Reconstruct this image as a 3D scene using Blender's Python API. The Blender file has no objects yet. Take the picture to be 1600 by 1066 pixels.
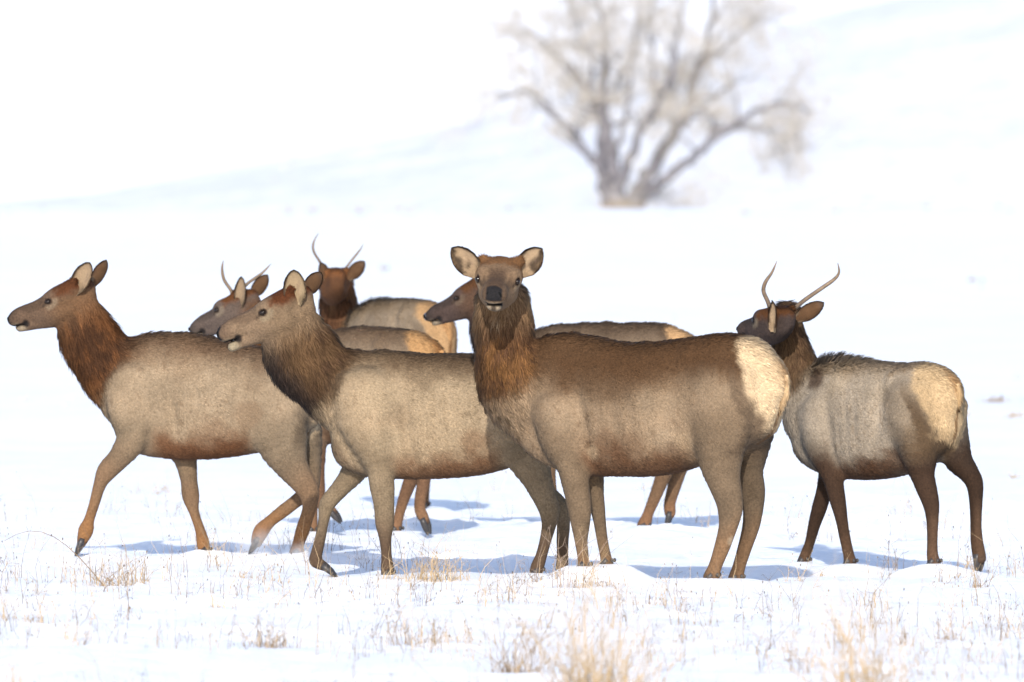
import bpy, math, time
import numpy as np
from mathutils import Vector, Matrix

# ------------------------------------------------------------------ camera, light, exposure
SC = bpy.context.scene
COL = SC.collection
CAM_H = 1.98                        # lens height over the near snow
PX = 400.0 / 36.0 * 1600.0          # pixels (of the 1600 wide frame) per unit of tan(angle)
HOR = 340.0                         # row of the level line of sight
FOCUS = 62.2

cam_d = bpy.data.cameras.new('camera')
cam = bpy.data.objects.new('camera', cam_d)
COL.objects.link(cam)
cam_d.sensor_width = 36.0
cam_d.lens = 400.0
cam_d.clip_start = 1.0
cam_d.clip_end = 6000.0
cam.location = (0, 0, CAM_H)
cam.rotation_euler = (math.radians(90) - math.atan((533 - HOR) / PX), 0, 0)
cam_d.dof.use_dof = True
cam_d.dof.focus_distance = FOCUS
cam_d.dof.aperture_fstop = 5.6
SC.camera = cam
SC.cycles.volume_bounces = 6
SC.cycles.max_bounces = 12

SUN_EL, SUN_AZ = math.radians(22), math.radians(-4)     # azimuth: to the right of straight behind the camera
sun_dir = Vector((math.sin(SUN_AZ) * math.cos(SUN_EL), -math.cos(SUN_AZ) * math.cos(SUN_EL), math.sin(SUN_EL)))
world = bpy.data.worlds.new('World')
SC.world = world
world.use_nodes = True
wn = world.node_tree.nodes
sky = wn.new('ShaderNodeTexSky')
sky.sky_type = 'NISHITA'
sky.sun_disc = False
sky.sun_elevation = SUN_EL
sky.sun_rotation = math.atan2(sun_dir.x, sun_dir.y)
sky.altitude = 1800
sky.air_density = 0.8
sky.dust_density = 4.0
sky.ozone_density = 0.6
wn['Background'].inputs['Strength'].default_value = 0.15
world.node_tree.links.new(sky.outputs['Color'], wn['Background'].inputs['Color'])
sun_d = bpy.data.lights.new('sun', 'SUN')
sun_d.energy = 2.7
sun_d.angle = math.radians(0.5)
sun_d.color = (1.0, 0.95, 0.87)
sun = bpy.data.objects.new('sun', sun_d)
COL.objects.link(sun)
sun.location = (0, 0, 60)
sun.rotation_euler = sun_dir.to_track_quat('Z', 'Y').to_euler()

vs = SC.view_settings
vs.view_transform = 'Standard'
vs.look = 'None'
vs.gamma = 1.0
vs.use_curve_mapping = False
vs.exposure = 1.06

# ------------------------------------------------------------------ small helpers
def tag(o, label=None, cat=None, group=None, kind=None):
    if label: o['label'] = label
    if cat: o['category'] = cat
    if group: o['group'] = group
    if kind: o['kind'] = kind
    return o

def mesh_obj(name, V, F, mat, parent=None, loc=(0, 0, 0), smooth=True, attrs=None):
    V = np.asarray(V, np.float32)
    me = bpy.data.meshes.new(name)
    if isinstance(F, np.ndarray):
        n, k = F.shape
        me.vertices.add(len(V)); me.vertices.foreach_set('co', V.ravel())
        me.loops.add(n * k); me.loops.foreach_set('vertex_index', F.astype(np.int32).ravel())
        me.polygons.add(n)
        me.polygons.foreach_set('loop_start', np.arange(0, n * k, k, dtype=np.int32))
        me.update(calc_edges=True)
    else:
        me.from_pydata(V.tolist(), [], F)
    if smooth:
        me.polygons.foreach_set('use_smooth', np.ones(len(me.polygons), bool))
    for nm, arr in (attrs or {}).items():
        a = me.attributes.new(nm, 'FLOAT_COLOR', 'POINT')
        c = np.ones((len(V), 4), np.float32); c[:, :3] = arr
        a.data.foreach_set('color', c.ravel())
    me.materials.append(mat)
    o = bpy.data.objects.new(name, me)
    COL.objects.link(o)
    o.location = loc
    if parent: o.parent = parent
    return o

def unit(v):
    v = np.asarray(v, float)
    return v / (np.linalg.norm(v, axis=-1, keepdims=True) + 1e-12)

def _hash(i, j, k, s):
    n = (i * 374761393 + j * 668265263 + k * 2147483647 + s * 974634777).astype(np.int64)
    n = (n ^ (n >> 13)) * 1274126177
    n = n ^ (n >> 16)
    return ((n & 0xFFFF) / 65535.0)

def vnoise(P, f, s=0):
    """value noise, 0..1, at points P (n,3) with frequency f"""
    Q = np.asarray(P, float) * f
    I = np.floor(Q).astype(np.int64); t = Q - I
    t = t * t * (3 - 2 * t)
    r = 0
    for a in (0, 1):
        for b in (0, 1):
            for c in (0, 1):
                w = (t[:, 0] if a else 1 - t[:, 0]) * (t[:, 1] if b else 1 - t[:, 1]) * (t[:, 2] if c else 1 - t[:, 2])
                r = r + w * _hash(I[:, 0] + a, I[:, 1] + b, I[:, 2] + c, s)
    return r

def sst(e0, e1, x):
    t = np.clip((x - e0) / (e1 - e0), 0, 1)
    return t * t * (3 - 2 * t)

def mix(a, b, w):
    return a * (1 - w[:, None]) + np.asarray(b) * w[:, None]

def tube(P, R, n=6, cap=True):
    """tapered tube through points P with radii R"""
    P = np.asarray(P, float); R = np.asarray(R, float)
    T = unit(np.gradient(P, axis=0))
    up = np.array([0.31, 0.17, 0.93]); up = up if abs(T[0] @ up) < .9 else np.array([1., 0, 0])
    V = []; U = unit(np.cross(T[0], up))
    for i in range(len(P)):
        U = unit(U - T[i] * (U @ T[i])); W = np.cross(T[i], U)
        for k in range(n):
            a = 2 * math.pi * k / n
            V.append(P[i] + R[i] * (math.cos(a) * U + math.sin(a) * W))
    F = []
    for i in range(len(P) - 1):
        for k in range(n):
            F.append((i * n + k, i * n + (k + 1) % n, (i + 1) * n + (k + 1) % n, (i + 1) * n + k))
    if cap:
        F.append(tuple(range(n))[::-1]); F.append(tuple((len(P) - 1) * n + k for k in range(n)))
    return np.array(V), F

class MB:
    """collects shapes into one mesh"""
    def __init__(s): s.V = []; s.F = []; s.C = []; s.n = 0
    def add(s, V, F, c=None):
        s.V.append(np.asarray(V, float)); s.F += [tuple(i + s.n for i in f) for f in F]
        if c is not None: s.C.append(np.tile(np.asarray(c, float), (len(V), 1)) if np.ndim(c) == 1 else np.asarray(c))
        s.n += len(V)
    def build(s, name, mat, parent=None, loc=(0, 0, 0), smooth=True):
        return mesh_obj(name, np.concatenate(s.V) - np.asarray(loc) * (0 if parent else 1), s.F, mat, parent, (0, 0, 0) if parent else loc, smooth,
                        {'col': np.concatenate(s.C)} if s.C else None)

def catmull(A, m):
    A = np.asarray(A, float)
    E = np.concatenate([2 * A[:1] - A[1:2], A, 2 * A[-1:] - A[-2:-1]])
    out = []
    for i in range(len(A) - 1):
        p0, p1, p2, p3 = E[i], E[i + 1], E[i + 2], E[i + 3]
        for t in np.arange(m) / m:
            out.append(.5 * (2 * p1 + (p2 - p0) * t + (2 * p0 - 5 * p1 + 4 * p2 - p3) * t * t + (3 * p1 - p0 - 3 * p2 + p3) * t ** 3))
    out.append(A[-1])
    return np.array(out)

# ------------------------------------------------------------------ materials
def new_mat(name):
    m = bpy.data.materials.new(name); m.use_nodes = True
    nt = m.node_tree
    return m, nt, nt.nodes['Principled BSDF']

def plain(name, col, rough=.6, spec=.3, noise=0, scale=20, attr=None, bump=0):
    m, nt, b = new_mat(name)
    b.inputs['Roughness'].default_value = rough
    b.inputs['Specular IOR Level'].default_value = spec
    b.inputs['Base Color'].default_value = (*col, 1)
    src = None
    if attr:
        a = nt.nodes.new('ShaderNodeAttribute'); a.attribute_name = attr; src = a.outputs['Color']
        nt.links.new(src, b.inputs['Base Color'])
    if noise:
        n = nt.nodes.new('ShaderNodeTexNoise'); n.inputs['Scale'].default_value = scale; n.inputs['Detail'].default_value = 5
        tc = nt.nodes.new('ShaderNodeTexCoord'); nt.links.new(tc.outputs['Object'], n.inputs['Vector'])
        r = nt.nodes.new('ShaderNodeMapRange'); r.inputs['To Min'].default_value = 1 - noise; r.inputs['To Max'].default_value = 1 + noise
        r.inputs['From Min'].default_value = .3; r.inputs['From Max'].default_value = .7
        nt.links.new(n.outputs['Fac'], r.inputs['Value'])
        mx = nt.nodes.new('ShaderNodeMix'); mx.data_type = 'RGBA'; mx.blend_type = 'MULTIPLY'; mx.inputs['Factor'].default_value = 1
        if src: nt.links.new(src, mx.inputs['A'])
        else: mx.inputs['A'].default_value = (*col, 1)
        nt.links.new(r.outputs['Result'], mx.inputs['B'])
        nt.links.new(mx.outputs['Result'], b.inputs['Base Color'])
        if bump:
            bp = nt.nodes.new('ShaderNodeBump'); bp.inputs['Strength'].default_value = bump; bp.inputs['Distance'].default_value = .01
            nt.links.new(n.outputs['Fac'], bp.inputs['Height']); nt.links.new(bp.outputs['Normal'], b.inputs['Normal'])
    return m

def hair_mat(name, sn=True, rough=.85, spec=.12, trans=0):
    m, nt, b = new_mat(name)
    a = nt.nodes.new('ShaderNodeAttribute'); a.attribute_name = 'col'
    b.inputs['Roughness'].default_value = rough
    b.inputs['Specular IOR Level'].default_value = spec
    nt.links.new(a.outputs['Color'], b.inputs['Base Color'])
    if sn:                                              # strands lie in the coat: shade them with the coat's own slope
        n = nt.nodes.new('ShaderNodeAttribute'); n.attribute_name = 'lay'
        vt = nt.nodes.new('ShaderNodeVectorTransform'); vt.vector_type = 'NORMAL'
        vt.convert_from = 'OBJECT'; vt.convert_to = 'WORLD'
        nt.links.new(n.outputs['Vector'], vt.inputs['Vector'])
        nt.links.new(vt.outputs['Vector'], b.inputs['Normal'])
    return m

M_SKIN = plain('coat_undercoat', (.2, .15, .1), .9, .1, .25, 90, 'col', .4)
M_FUR = hair_mat('coat_fur')
M_EYE = plain('eye_wet', (.010, .006, .004), .12, .3)
M_NOSE = plain('nose_leather', (.045, .045, .055), .32, .5, .3, 160, None, .3)
M_NOSTRIL = plain('nostril_dark', (.003, .003, .003), .7, .1)
M_EAR = plain('ear_skin', (.4, .3, .2), .85, .1, .15, 120, 'col')
M_HOOF = plain('hoof_horn', (.03, .027, .027), .45, .35, .3, 60)
M_ANTLER = plain('antler_bone', (.2, .15, .1), .55, .3, .3, 40, 'col', .4)
# ------------------------------------------------------------------ animal bodies: smooth-blended chains of elliptical sections
class Chain:
    def __init__(s, kind, P, rs, rl, lat, k=.03, m=3, ra=None, latv=None):
        """P stations, rs half size in the sagittal plane, rl lateral half size, lat lateral axis"""
        s.kind, s.k = kind, k
        n = len(P)
        A = np.concatenate([np.asarray(P, float), np.asarray(rs, float)[:, None], np.asarray(rl, float)[:, None]], 1)
        B = catmull(A, m)
        s.t = np.linspace(0, 1, len(B))
        s.P, s.rs, s.rl = B[:, :3], np.maximum(B[:, 3], .006), np.maximum(B[:, 4], .006)
        T = unit(np.gradient(s.P, axis=0))
        if latv is not None:
            L = catmull(np.asarray(latv, float), m)
        else:
            L = np.tile(np.asarray(lat, float), (len(B), 1))
        L = unit(L - T * np.sum(L * T, 1, keepdims=True))
        s.T, s.L, s.S = T, L, np.cross(T, L)
        if s.kind == 'torso':
            pass
        R = np.maximum(s.rs, s.rl).max() + .12 + k
        s.lo, s.hi = s.P.min(0) - R, s.P.max(0) + R

    def eval(s, X, full=False):
        n = len(X)
        best = np.full(n, 1e9, np.float32)
        tt = np.zeros(n, np.float32); uu = np.zeros(n, np.float32); vv = np.zeros(n, np.float32)
        TT = np.zeros((n, 3), np.float32) if full else None
        for j in range(len(s.P) - 1):
            a = s.P[j]; d = s.P[j + 1] - a; l2 = d @ d
            q = X - a.astype(np.float32)
            t = np.clip(q @ (d / l2).astype(np.float32), 0, 1)
            q = q - t[:, None] * d.astype(np.float32)
            Lx = unit(s.L[j] + s.L[j + 1]).astype(np.float32); Tx = (d / math.sqrt(l2)).astype(np.float32); Sx = np.cross(Tx, Lx).astype(np.float32)
            u = q @ Lx; v = q @ Sx; w = q @ Tx
            rl = s.rl[j] + t * (s.rl[j + 1] - s.rl[j]); rs = s.rs[j] + t * (s.rs[j + 1] - s.rs[j]); ra = np.minimum(rl, rs)
            a1, a2, a3 = u / rl, v / rs, w / ra
            if s.kind == 'torso':                             # slab sided: a squarer section than an ellipse
                k1 = (np.abs(a1) ** 2.7 + np.abs(a2) ** 2.7 + np.abs(a3) ** 2.7) ** (1 / 2.7) + 1e-6
                dd = np.sqrt(u * u + v * v + w * w) * (1 - 1 / k1)
            else:
                k1 = np.sqrt(a1 * a1 + a2 * a2 + a3 * a3) + 1e-6
                a1 /= rl; a2 /= rs; a3 /= ra
                dd = k1 * (k1 - 1) / (np.sqrt(a1 * a1 + a2 * a2 + a3 * a3) + 1e-6)
            m = dd < best
            best[m] = dd[m]
            if full:
                tt[m] = (s.t[j] + t[m] * (s.t[j + 1] - s.t[j])); uu[m] = (u / rl)[m]; vv[m] = (v / rs)[m]; TT[m] = Tx
        return (best, tt, uu, vv, TT) if full else best

def field(chains, X):
    D = np.full(len(X), 1.0, np.float32)
    for c in chains:
        m = np.all((X > c.lo) & (X < c.hi), 1)
        if not m.any(): continue
        d = c.eval(X[m]); D0 = D[m]
        h = np.maximum(c.k - np.abs(d - D0), 0) / c.k
        D[m] = np.minimum(d, D0) - h * h * c.k * .25
    return D

def polygonise(chains, carve, h):
    lo = np.min([c.lo for c in chains], 0); hi = np.max([c.hi for c in chains], 0)
    H = 4 * h
    n = np.ceil((hi - lo) / H).astype(int) + 1
    g = np.stack(np.meshgrid(*[np.arange(k) for k in n], indexing='ij'), -1).reshape(-1, 3)
    Dc = field(chains, (lo + (g + .5) * H).astype(np.float32)).reshape(n)
    D = np.repeat(np.repeat(np.repeat(np.where(Dc < 0, -1., 1.).astype(np.float32), 4, 0), 4, 1), 4, 2)
    act = np.argwhere(np.abs(Dc) < 1.55 * H)
    o = np.stack(np.meshgrid(*[np.arange(4)] * 3, indexing='ij'), -1).reshape(-1, 3)
    idx = (act[:, None] * 4 + o[None]).reshape(-1, 3)
    X = (lo + (idx + .5) * h).astype(np.float32)
    d = np.concatenate([carve(field(chains, x), x) for x in np.array_split(X, max(1, len(X) // 200000))])
    D[idx[:, 0], idx[:, 1], idx[:, 2]] = d
    # surface nets
    S = D < 0
    cnt = np.zeros(tuple(k - 1 for k in D.shape), np.uint8)
    off = [(a, b, c) for a in (0, 1) for b in (0, 1) for c in (0, 1)]
    sx, sy, sz = cnt.shape
    for a, b, c in off: cnt += S[a:a + sx, b:b + sy, c:c + sz]
    C = np.argwhere((cnt > 0) & (cnt < 8))
    val = {q: D[C[:, 0] + q[0], C[:, 1] + q[1], C[:, 2] + q[2]] for q in off}
    acc = np.zeros((len(C), 3)); num = np.zeros(len(C))
    for p in off:
        for ax in range(3):
            if p[ax]: continue
            q = list(p); q[ax] = 1; q = tuple(q)
            d0, d1 = val[p], val[q]
            m = (d0 < 0) != (d1 < 0)
            t = np.where(m, d0 / np.where(m, d0 - d1, 1), 0)
            for e in range(3):
                acc[:, e] += np.where(m, p[e] + (t if e == ax else 0), 0)
            num += m
    V = lo + (C + acc / num[:, None] + .5) * h
    vid = np.full(cnt.shape, -1, np.int64); vid[C[:, 0], C[:, 1], C[:, 2]] = np.arange(len(C))
    Q = []
    for ax in range(3):
        b, c = (ax + 1) % 3, (ax + 2) % 3
        s0 = [slice(None)] * 3; s1 = [slice(None)] * 3
        s0[ax] = slice(0, -1); s1[ax] = slice(1, None)
        A, B = S[tuple(s0)], S[tuple(s1)]
        E = np.argwhere(A != B)
        E = E[(E[:, b] > 0) & (E[:, c] > 0) & (E[:, b] < D.shape[b] - 1) & (E[:, c] < D.shape[c] - 1)]
        def cell(db, dc):
            e = E.copy(); e[:, b] += db; e[:, c] += dc
            return vid[e[:, 0], e[:, 1], e[:, 2]]
        q = np.stack([cell(-1, -1), cell(0, -1), cell(0, 0), cell(-1, 0)], 1)
        fl = ~A[E[:, 0], E[:, 1], E[:, 2]]
        q[fl] = q[fl][:, ::-1]
        Q.append(q)
    Q = np.concatenate(Q); Q = Q[(Q >= 0).all(1)]
    for it in range(2):                                   # light relaxing
        s = np.zeros_like(V); k = np.zeros(len(V))
        for i in range(4):
            for j in ((i + 1) % 4, (i - 1) % 4):
                np.add.at(s, Q[:, i], V[Q[:, j]]); np.add.at(k, Q[:, i], 1)
        V = V * .5 + .5 * s / k[:, None]
    return V, Q

def vnormals(V, Q):
    fn = np.cross(V[Q[:, 2]] - V[Q[:, 0]], V[Q[:, 3 % Q.shape[1]]] - V[Q[:, 1]])
    N = np.zeros_like(V)
    for i in range(Q.shape[1]): np.add.at(N, Q[:, i], fn)
    return unit(N)

def strands(name, V, Q, N, col, flow, length, lift, dens, count, rad, parent, rng, mat, clump=0, jit=.22, vary=.22, var=None):
    """lay hair strands on quads"""
    A, B, C_, D_ = (V[Q[:, i]] for i in range(4))
    area = .5 * np.linalg.norm(np.cross(C_ - A, D_ - B), axis=1)
    w = area * dens[Q].mean(1); w /= w.sum()
    f = rng.choice(len(Q), count, p=w)
    s, t = rng.random(count), rng.random(count)
    W = np.stack([(1 - s) * (1 - t), s * (1 - t), s * t, (1 - s) * t], 1)
    q = Q[f]
    it = lambda a: (a[q] * (W[..., None] if a.ndim == 2 else W)).sum(1)
    p, n, c, fl, le, li = it(V), unit(it(N)), it(col), it(flow), it(length), it(lift)
    fl = unit(fl - n * np.sum(fl * n, 1, keepdims=True))
    sd = np.cross(n, fl)
    j = rng.normal(0, jit, count) + clump * (vnoise(p, 28, 5) - .5) * 2
    fl = fl * np.cos(j)[:, None] + sd * np.sin(j)[:, None]
    le = le * rng.uniform(.65, 1.3, count)
    li = np.clip(li + rng.normal(0, .08, count), .05, 1.2)
    pts = np.zeros((count, 4, 3))
    for i, x in enumerate((0, .35, .7, 1.0)):
        pts[:, i] = p - n * .003 + le[:, None] * (fl * (x * np.cos(li))[:, None] + n * (np.sin(li) * (x - .35 * x * x))[:, None])
    vert = (np.abs(fl[:, 2]) > .6)[:, None]
    ps = np.where(vert, p * np.array((1, 1, .4)), p * np.array((.4, 1, 1)))
    cl = vnoise(ps, 38, 3) * .55 + vnoise(ps, 95, 4) * .45
    va = np.full(count, vary) if var is None else it(var)
    g = (1 + va * 2 * (cl - .5)) * (1 + va * rng.uniform(-1, 1, count))
    g = np.where(rng.random(count) < .03, g * .55, g)
    c = np.clip(c * g[:, None], 0, 1)
    cv = bpy.data.hair_curves.new(name)
    cv.add_curves([4] * count)
    cv.attributes['position'].data.foreach_set('vector', pts.astype(np.float32).ravel())
    a = cv.attributes.new('radius', 'FLOAT', 'POINT')
    r = np.tile(np.array([1, .95, .7, .15]), (count, 1)) * (rad * rng.uniform(.7, 1.2, count))[:, None]
    a.data.foreach_set('value', r.astype(np.float32).ravel())
    a = cv.attributes.new('col', 'FLOAT_COLOR', 'CURVE')
    a.data.foreach_set('color', np.concatenate([c, np.ones((count, 1))], 1).astype(np.float32).ravel())
    a = cv.attributes.new('lay', 'FLOAT_VECTOR', 'CURVE')
    a.data.foreach_set('vector', unit(n + .25 * fl * 0 + rng.normal(0, .12, (count, 3))).astype(np.float32).ravel())
    cv.materials.append(mat)
    o = bpy.data.objects.new(name, cv)
    COL.objects.link(o); o.parent = parent
    o['kind'] = 'stuff'
    return o

BASE = dict(                                             # pelt colours (albedo)
    tan=(.30, .225, .155), dorsal=(.125, .08, .05), belly=(.13, .07, .04), neck=(.10, .05, .026), neck2=(.17, .085, .038), throat=(.075, .045, .03),
    leg=(.19, .125, .08), shank=(.25, .145, .078), rump=(.78, .60, .40), face=(.16, .11, .075), crown=(.13, .058, .026), bridge=(.085, .058, .042),
    pale=(.58, .47, .34), cheek=(.2, .125, .075), earback=(.16, .09, .05), neck_line=.0)

FEET = []                                                # (x, y, z) where hooves meet the snow

def make_elk(spec):
    t0 = time.time()
    rng = np.random.default_rng(spec['seed'])
    pal = {k: np.asarray(v, float) for k, v in {**BASE, **spec.get('pal', {})}.items()}
    for k in pal: pal[k] = np.clip(pal[k].mean() + (pal[k] - pal[k].mean()) * 1.12, .004, 1) * (.50 if k == 'rump' else .62) * spec.get('gain', 1)
    Y0, psi = spec['Y'], math.radians(spec['yaw'])
    s0 = PX / Y0
    f = np.array([-math.cos(psi), math.sin(psi), 0]); left = np.array([-math.sin(psi), -math.cos(psi), 0]); up = np.array([0, 0, 1.])
    tx = [t[0] for t in spec['torso']]
    X0 = (np.mean([min(tx), max(tx)]) - 800) / s0
    root = np.array([X0, Y0, 0.0])
    def W(px, py, b=0., dY=None):
        Y = Y0 + (dY or 0)
        for _ in range(8):
            X = (px - 800) * Y / PX
            if dY is None:
                a = (X0 - X - b * math.sin(psi)) / math.cos(psi)
                Y = Y0 + a * math.sin(psi) - b * math.cos(psi)
        z = CAM_H - (py - HOR) * Y / PX
        return np.array([(px - 800) * Y / PX, Y, z]) - root
    chains = []
    FU = spec.get('shrink', .010)                         # the coat's thickness outside the skin
    # torso
    T = spec['torso']
    P = [W(t[0], (t[1] + t[2]) / 2) for t in T]
    chains.append(Chain('torso', P, [(t[2] - t[1]) / 2 / s0 - FU for t in T], [(t[3] - FU * .5) * k for t, k in zip(T, np.interp(np.linspace(0, 1, len(T)), [0, .18, .33, .5, .68, .85, 1], [.82, .72, .78, .88, .86, .74, .8]))], left, .04, 4))
    # neck
    N_ = spec['neck']
    P = [W(t[0], t[1], t[2]) for t in N_]
    head = spec['head']
    hn, hp = W(*head['nose']), W(*head['poll'])
    L = np.linalg.norm(hp - hn)
    ex = (hp - hn) / L
    hl = np.asarray(head.get('lat', left), float); hl = unit(hl - ex * (hl @ ex))
    ez = np.cross(hl, ex) ; ez = ez if ez[2] > 0 else -ez
    sgn = 1.0
    lv = [unit(left * (1 - w) + hl * w) for w in np.linspace(0, 1, len(N_)) * head.get('twist', 0)]
    chains.append(Chain('neck', P, [t[3] / s0 - FU * 1.7 for t in N_], [t[4] - FU for t in N_], left, .05, 4, latv=lv))
    # head
    S_ = L * head.get('size', 1.0)
    def Hh(x, y, z): return hn + L * x * ex + S_ * (y * hl + z * ez)
    prof = [(.035, -.035, .075, .095), (.09, -.035, .105, .125), (.2, -.022, .115, .128), (.36, -.015, .12, .132), (.5, .0, .135, .17), (.63, .03, .15, .24), (.77, .045, .155, .225), (.9, .04, .145, .165), (1.0, .02, .13, .13)]
    chains.append(Chain('head', [Hh(p[0], 0, p[1]) for p in prof], [p[2] * S_ for p in prof], [p[3] * S_ for p in prof], hl, .035, 3))
    jaw = [(.075, -.15, .045, .07), (.2, -.165, .058, .08), (.4, -.17, .10, .10), (.62, -.165, .14, .15), (.84, -.12, .15, .16), (.98, -.07, .13, .12)]
    op = head.get('open', 0)
    chains.append(Chain('jaw', [Hh(p[0], 0, p[1] - op * max(0, .3 - p[0])) for p in jaw], [p[2] * S_ for p in jaw], [p[3] * S_ for p in jaw], hl, .018, 3))
    for sd in (1, -1):
        chains.append(Chain('brow', [Hh(.53, sd * .12, .08), Hh(.60, sd * .16, .095), Hh(.68, sd * .155, .09)], [.05 * S_, .055 * S_, .05 * S_], [.05 * S_, .055 * S_, .05 * S_], hl, .03, 2))
        chains.append(Chain('cheek', [Hh(.34, sd * .09, -.09), Hh(.55, sd * .125, -.11), Hh(.75, sd * .14, -.11)], [.05 * S_, .07 * S_, .09 * S_], [.04 * S_, .05 * S_, .05 * S_], hl, .04, 2))
        chains.append(Chain('earbase', [Hh(.86, sd * .13, .12), Hh(.9, sd * .18, .16)], [.065 * S_, .05 * S_], [.06 * S_, .045 * S_], hl, .03, 2))
    # legs
    foot = []
    for nm, lg in spec['legs']:
        b = lg['b']
        P = [W(t[0], t[1], b if i < 3 else lg.get('b2', b)) for i, t in enumerate(lg['st'])]
        rs = [max(.012, t[2] / s0 - (FU if i < 4 else .002)) for i, t in enumerate(lg['st'])]
        rs = [r if i < 4 or i >= len(rs) - 1 else max(.7 * r, r + .5 * (r - (rs[i - 1] + rs[i + 1]) / 2)) for i, r in enumerate(rs)]; rl = [t[3] * (1.1 if i < 4 else 1.08) for i, t in enumerate(lg['st'])]
        d = unit(P[-1] - P[-2])
        foot.append((nm, P[-1], d, lg.get('up', False), rs[-2], lg.get('toe')))
        if not lg.get('up'): FEET.append(P[-1] + root)
        Pb = P[:-1] + [P[-1] - d * .035]
        chains.append(Chain(nm, Pb, rs, [r * (.86 if i == 0 else 1) for i, r in enumerate(rl)], left, .042, 3))
    # carving: mouth slit and eye sockets
    def carve(d, X):
        q = (X - hn) / L
        x, y, z = q @ ex, (q @ hl) * L / S_, (q @ ez) * L / S_
        m = (x > -.1) & (x < .8) & (np.abs(z) < .5) & (np.abs(y) < .4)
        if m.any():
            x, y, z = x[m], y[m], z[m]
            zm = -.115 - .12 * np.clip(x, 0, .3) - op * .3 * np.clip(.22 - x, 0, 1)
            slit = np.sqrt((z - zm) ** 2 + np.clip(x - .17, 0, 1) ** 2) - (.008 + op * .06 * np.clip(.2 - x, 0, 1))
            eye = np.sqrt(((x - .525) * .8) ** 2 + (np.abs(y) - .222) ** 2 + (z - .03) ** 2) - .036
            d[m] = np.maximum(d[m], -np.minimum(slit, eye) * L)
        return d
    h = spec.get('h', .008)
    V, Q = polygonise(chains, carve, h)
    N = vnormals(V, Q)
    # forms under the coat: flank hollow, haunch, hip bone, the groove behind the shoulder, shoulder muscle, faint ribs
    a0 = np.array([W(t[0], t[1]) @ f for t in T]); z1 = np.array([W(t[0], t[1])[2] for t in T]); z0 = np.array([W(t[0], t[2])[2] for t in T])
    oo = np.argsort(a0); va_ = V @ f
    r_ = (va_ - a0.min()) / (a0.max() - a0.min())
    h_ = (V[:, 2] - np.interp(va_, a0[oo], z0[oo])) / np.maximum(np.interp(va_, a0[oo], z1[oo]) - np.interp(va_, a0[oo], z0[oo]), .1)
    ga = lambda x, m, s: np.exp(-((x - m) / s) ** 2)
    form = (-.024 * ga(r_, .335 - .08 * (h_ - .5), .045) * ga(h_, .55, .3) + .012 * ga(r_, .17, .08) * ga(h_, .6, .25) + .016 * ga(r_, .29, .03) * ga(h_, .86, .07)
            - .022 * ga(r_, .685 + .10 * (h_ - .4), .032) * ga(h_, .38, .28) + .012 * ga(r_, .79, .06) * ga(h_, .45, .22) + .0025 * np.sin(r_ * 95 - h_ * 8) * ga(r_, .52, .1) * ga(h_, .5, .2))
    form = form * sst(.07, .12, np.abs(V @ left)) * sst(-.05, .1, h_) * sst(-.1, .02, r_) * sst(1.05, .95, r_)
    V = V + N * form[:, None]
    N = vnormals(V, Q)
    lump = sst(.5, .75, V[:, 2])
    V = V + N * (lump * ((vnoise(V, 5, 91) - .5) * .016 + (vnoise(V, 13, 92) - .5) * .009))[:, None]
    N = vnormals(V, Q)
    # -------------------------------------------------- per point weights, colours, hair flow
    Xf = V.astype(np.float32)
    info = {}
    n = len(V)
    GR = {'torso': 'torso', 'neck': 'neck', 'head': 'head', 'jaw': 'head', 'brow': 'head', 'cheek': 'head', 'earbase': 'head'}
    gd = {}
    for c in chains:
        g = GR.get(c.kind, c.kind)
        d, t, u, v, TT = np.full(n, 1., np.float32), np.zeros(n, np.float32), np.zeros(n, np.float32), np.zeros(n, np.float32), np.zeros((n, 3), np.float32)
        m = np.all((Xf > c.lo) & (Xf < c.hi), 1)
        if m.any(): d[m], t[m], u[m], v[m], TT[m] = c.eval(Xf[m], True)
        if g not in gd: gd[g] = [d, t, u, v, TT]
        else:
            k = d < gd[g][0]
            for i, a in enumerate((d, t, u, v, TT)): gd[g][i][k] = a[k]
    names = list(gd)
    ww = np.stack([np.exp(-np.clip(gd[g][0], -.03, .4) / .016) for g in names], 1)
    ww /= ww.sum(1, keepdims=True)
    n1 = vnoise(V, 7, spec['seed']); n2 = vnoise(V, 19, spec['seed'] + 1); n3 = vnoise(V, 45, spec['seed'] + 2)
    nz = .5 * n1 + .3 * n2 + .2 * n3
    col = np.zeros((n, 3)); flow = np.zeros((n, 3)); length = np.zeros(n); lift = np.zeros(n); dens = np.zeros(n); var = np.zeros(n)
    aa = V @ f; cc = V[:, 2]
    ctop = (HOR - np.array([t[1] for t in T])) * Y0 / PX
    # reference heights
    ptop = np.array([W(t[0], t[1])[2] for t in T]); pbot = np.array([W(t[0], t[2])[2] for t in T]); pa = np.array([W(t[0], t[1]) @ f for t in T])
    od = np.argsort(pa)
    zt, zb = np.interp(aa, pa[od], ptop[od]), np.interp(aa, pa[od], pbot[od])
    hv = (cc - zb) / np.maximum(zt - zb, .1)              # 0 belly .. 1 back
    nd = hv + (nz - .5) * .22
    body = np.tile(pal['tan'], (n, 1)) * (1 + (nz - .5) * .6)[:, None]
    body = mix(body, pal['dorsal'], sst(.70, .82, n3) * sst(.45, .6, n1) * .35)
    body = mix(body, pal['dorsal'], sst(spec.get('dorsal_lo', .74), spec.get('dorsal_hi', .98), nd) * spec.get('dorsal_w', .85))
    if 'shoulder_dark' in spec:
        body = mix(body, pal['dorsal'], spec['shoulder_dark'] * sst(.42, .8, nd) * (1 - .5 * sst(.3, .7, n1)))
    alen = pa.max() - pa.min()
    ar = (aa - pa.min()) / alen                           # 0 rump .. 1 chest
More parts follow.
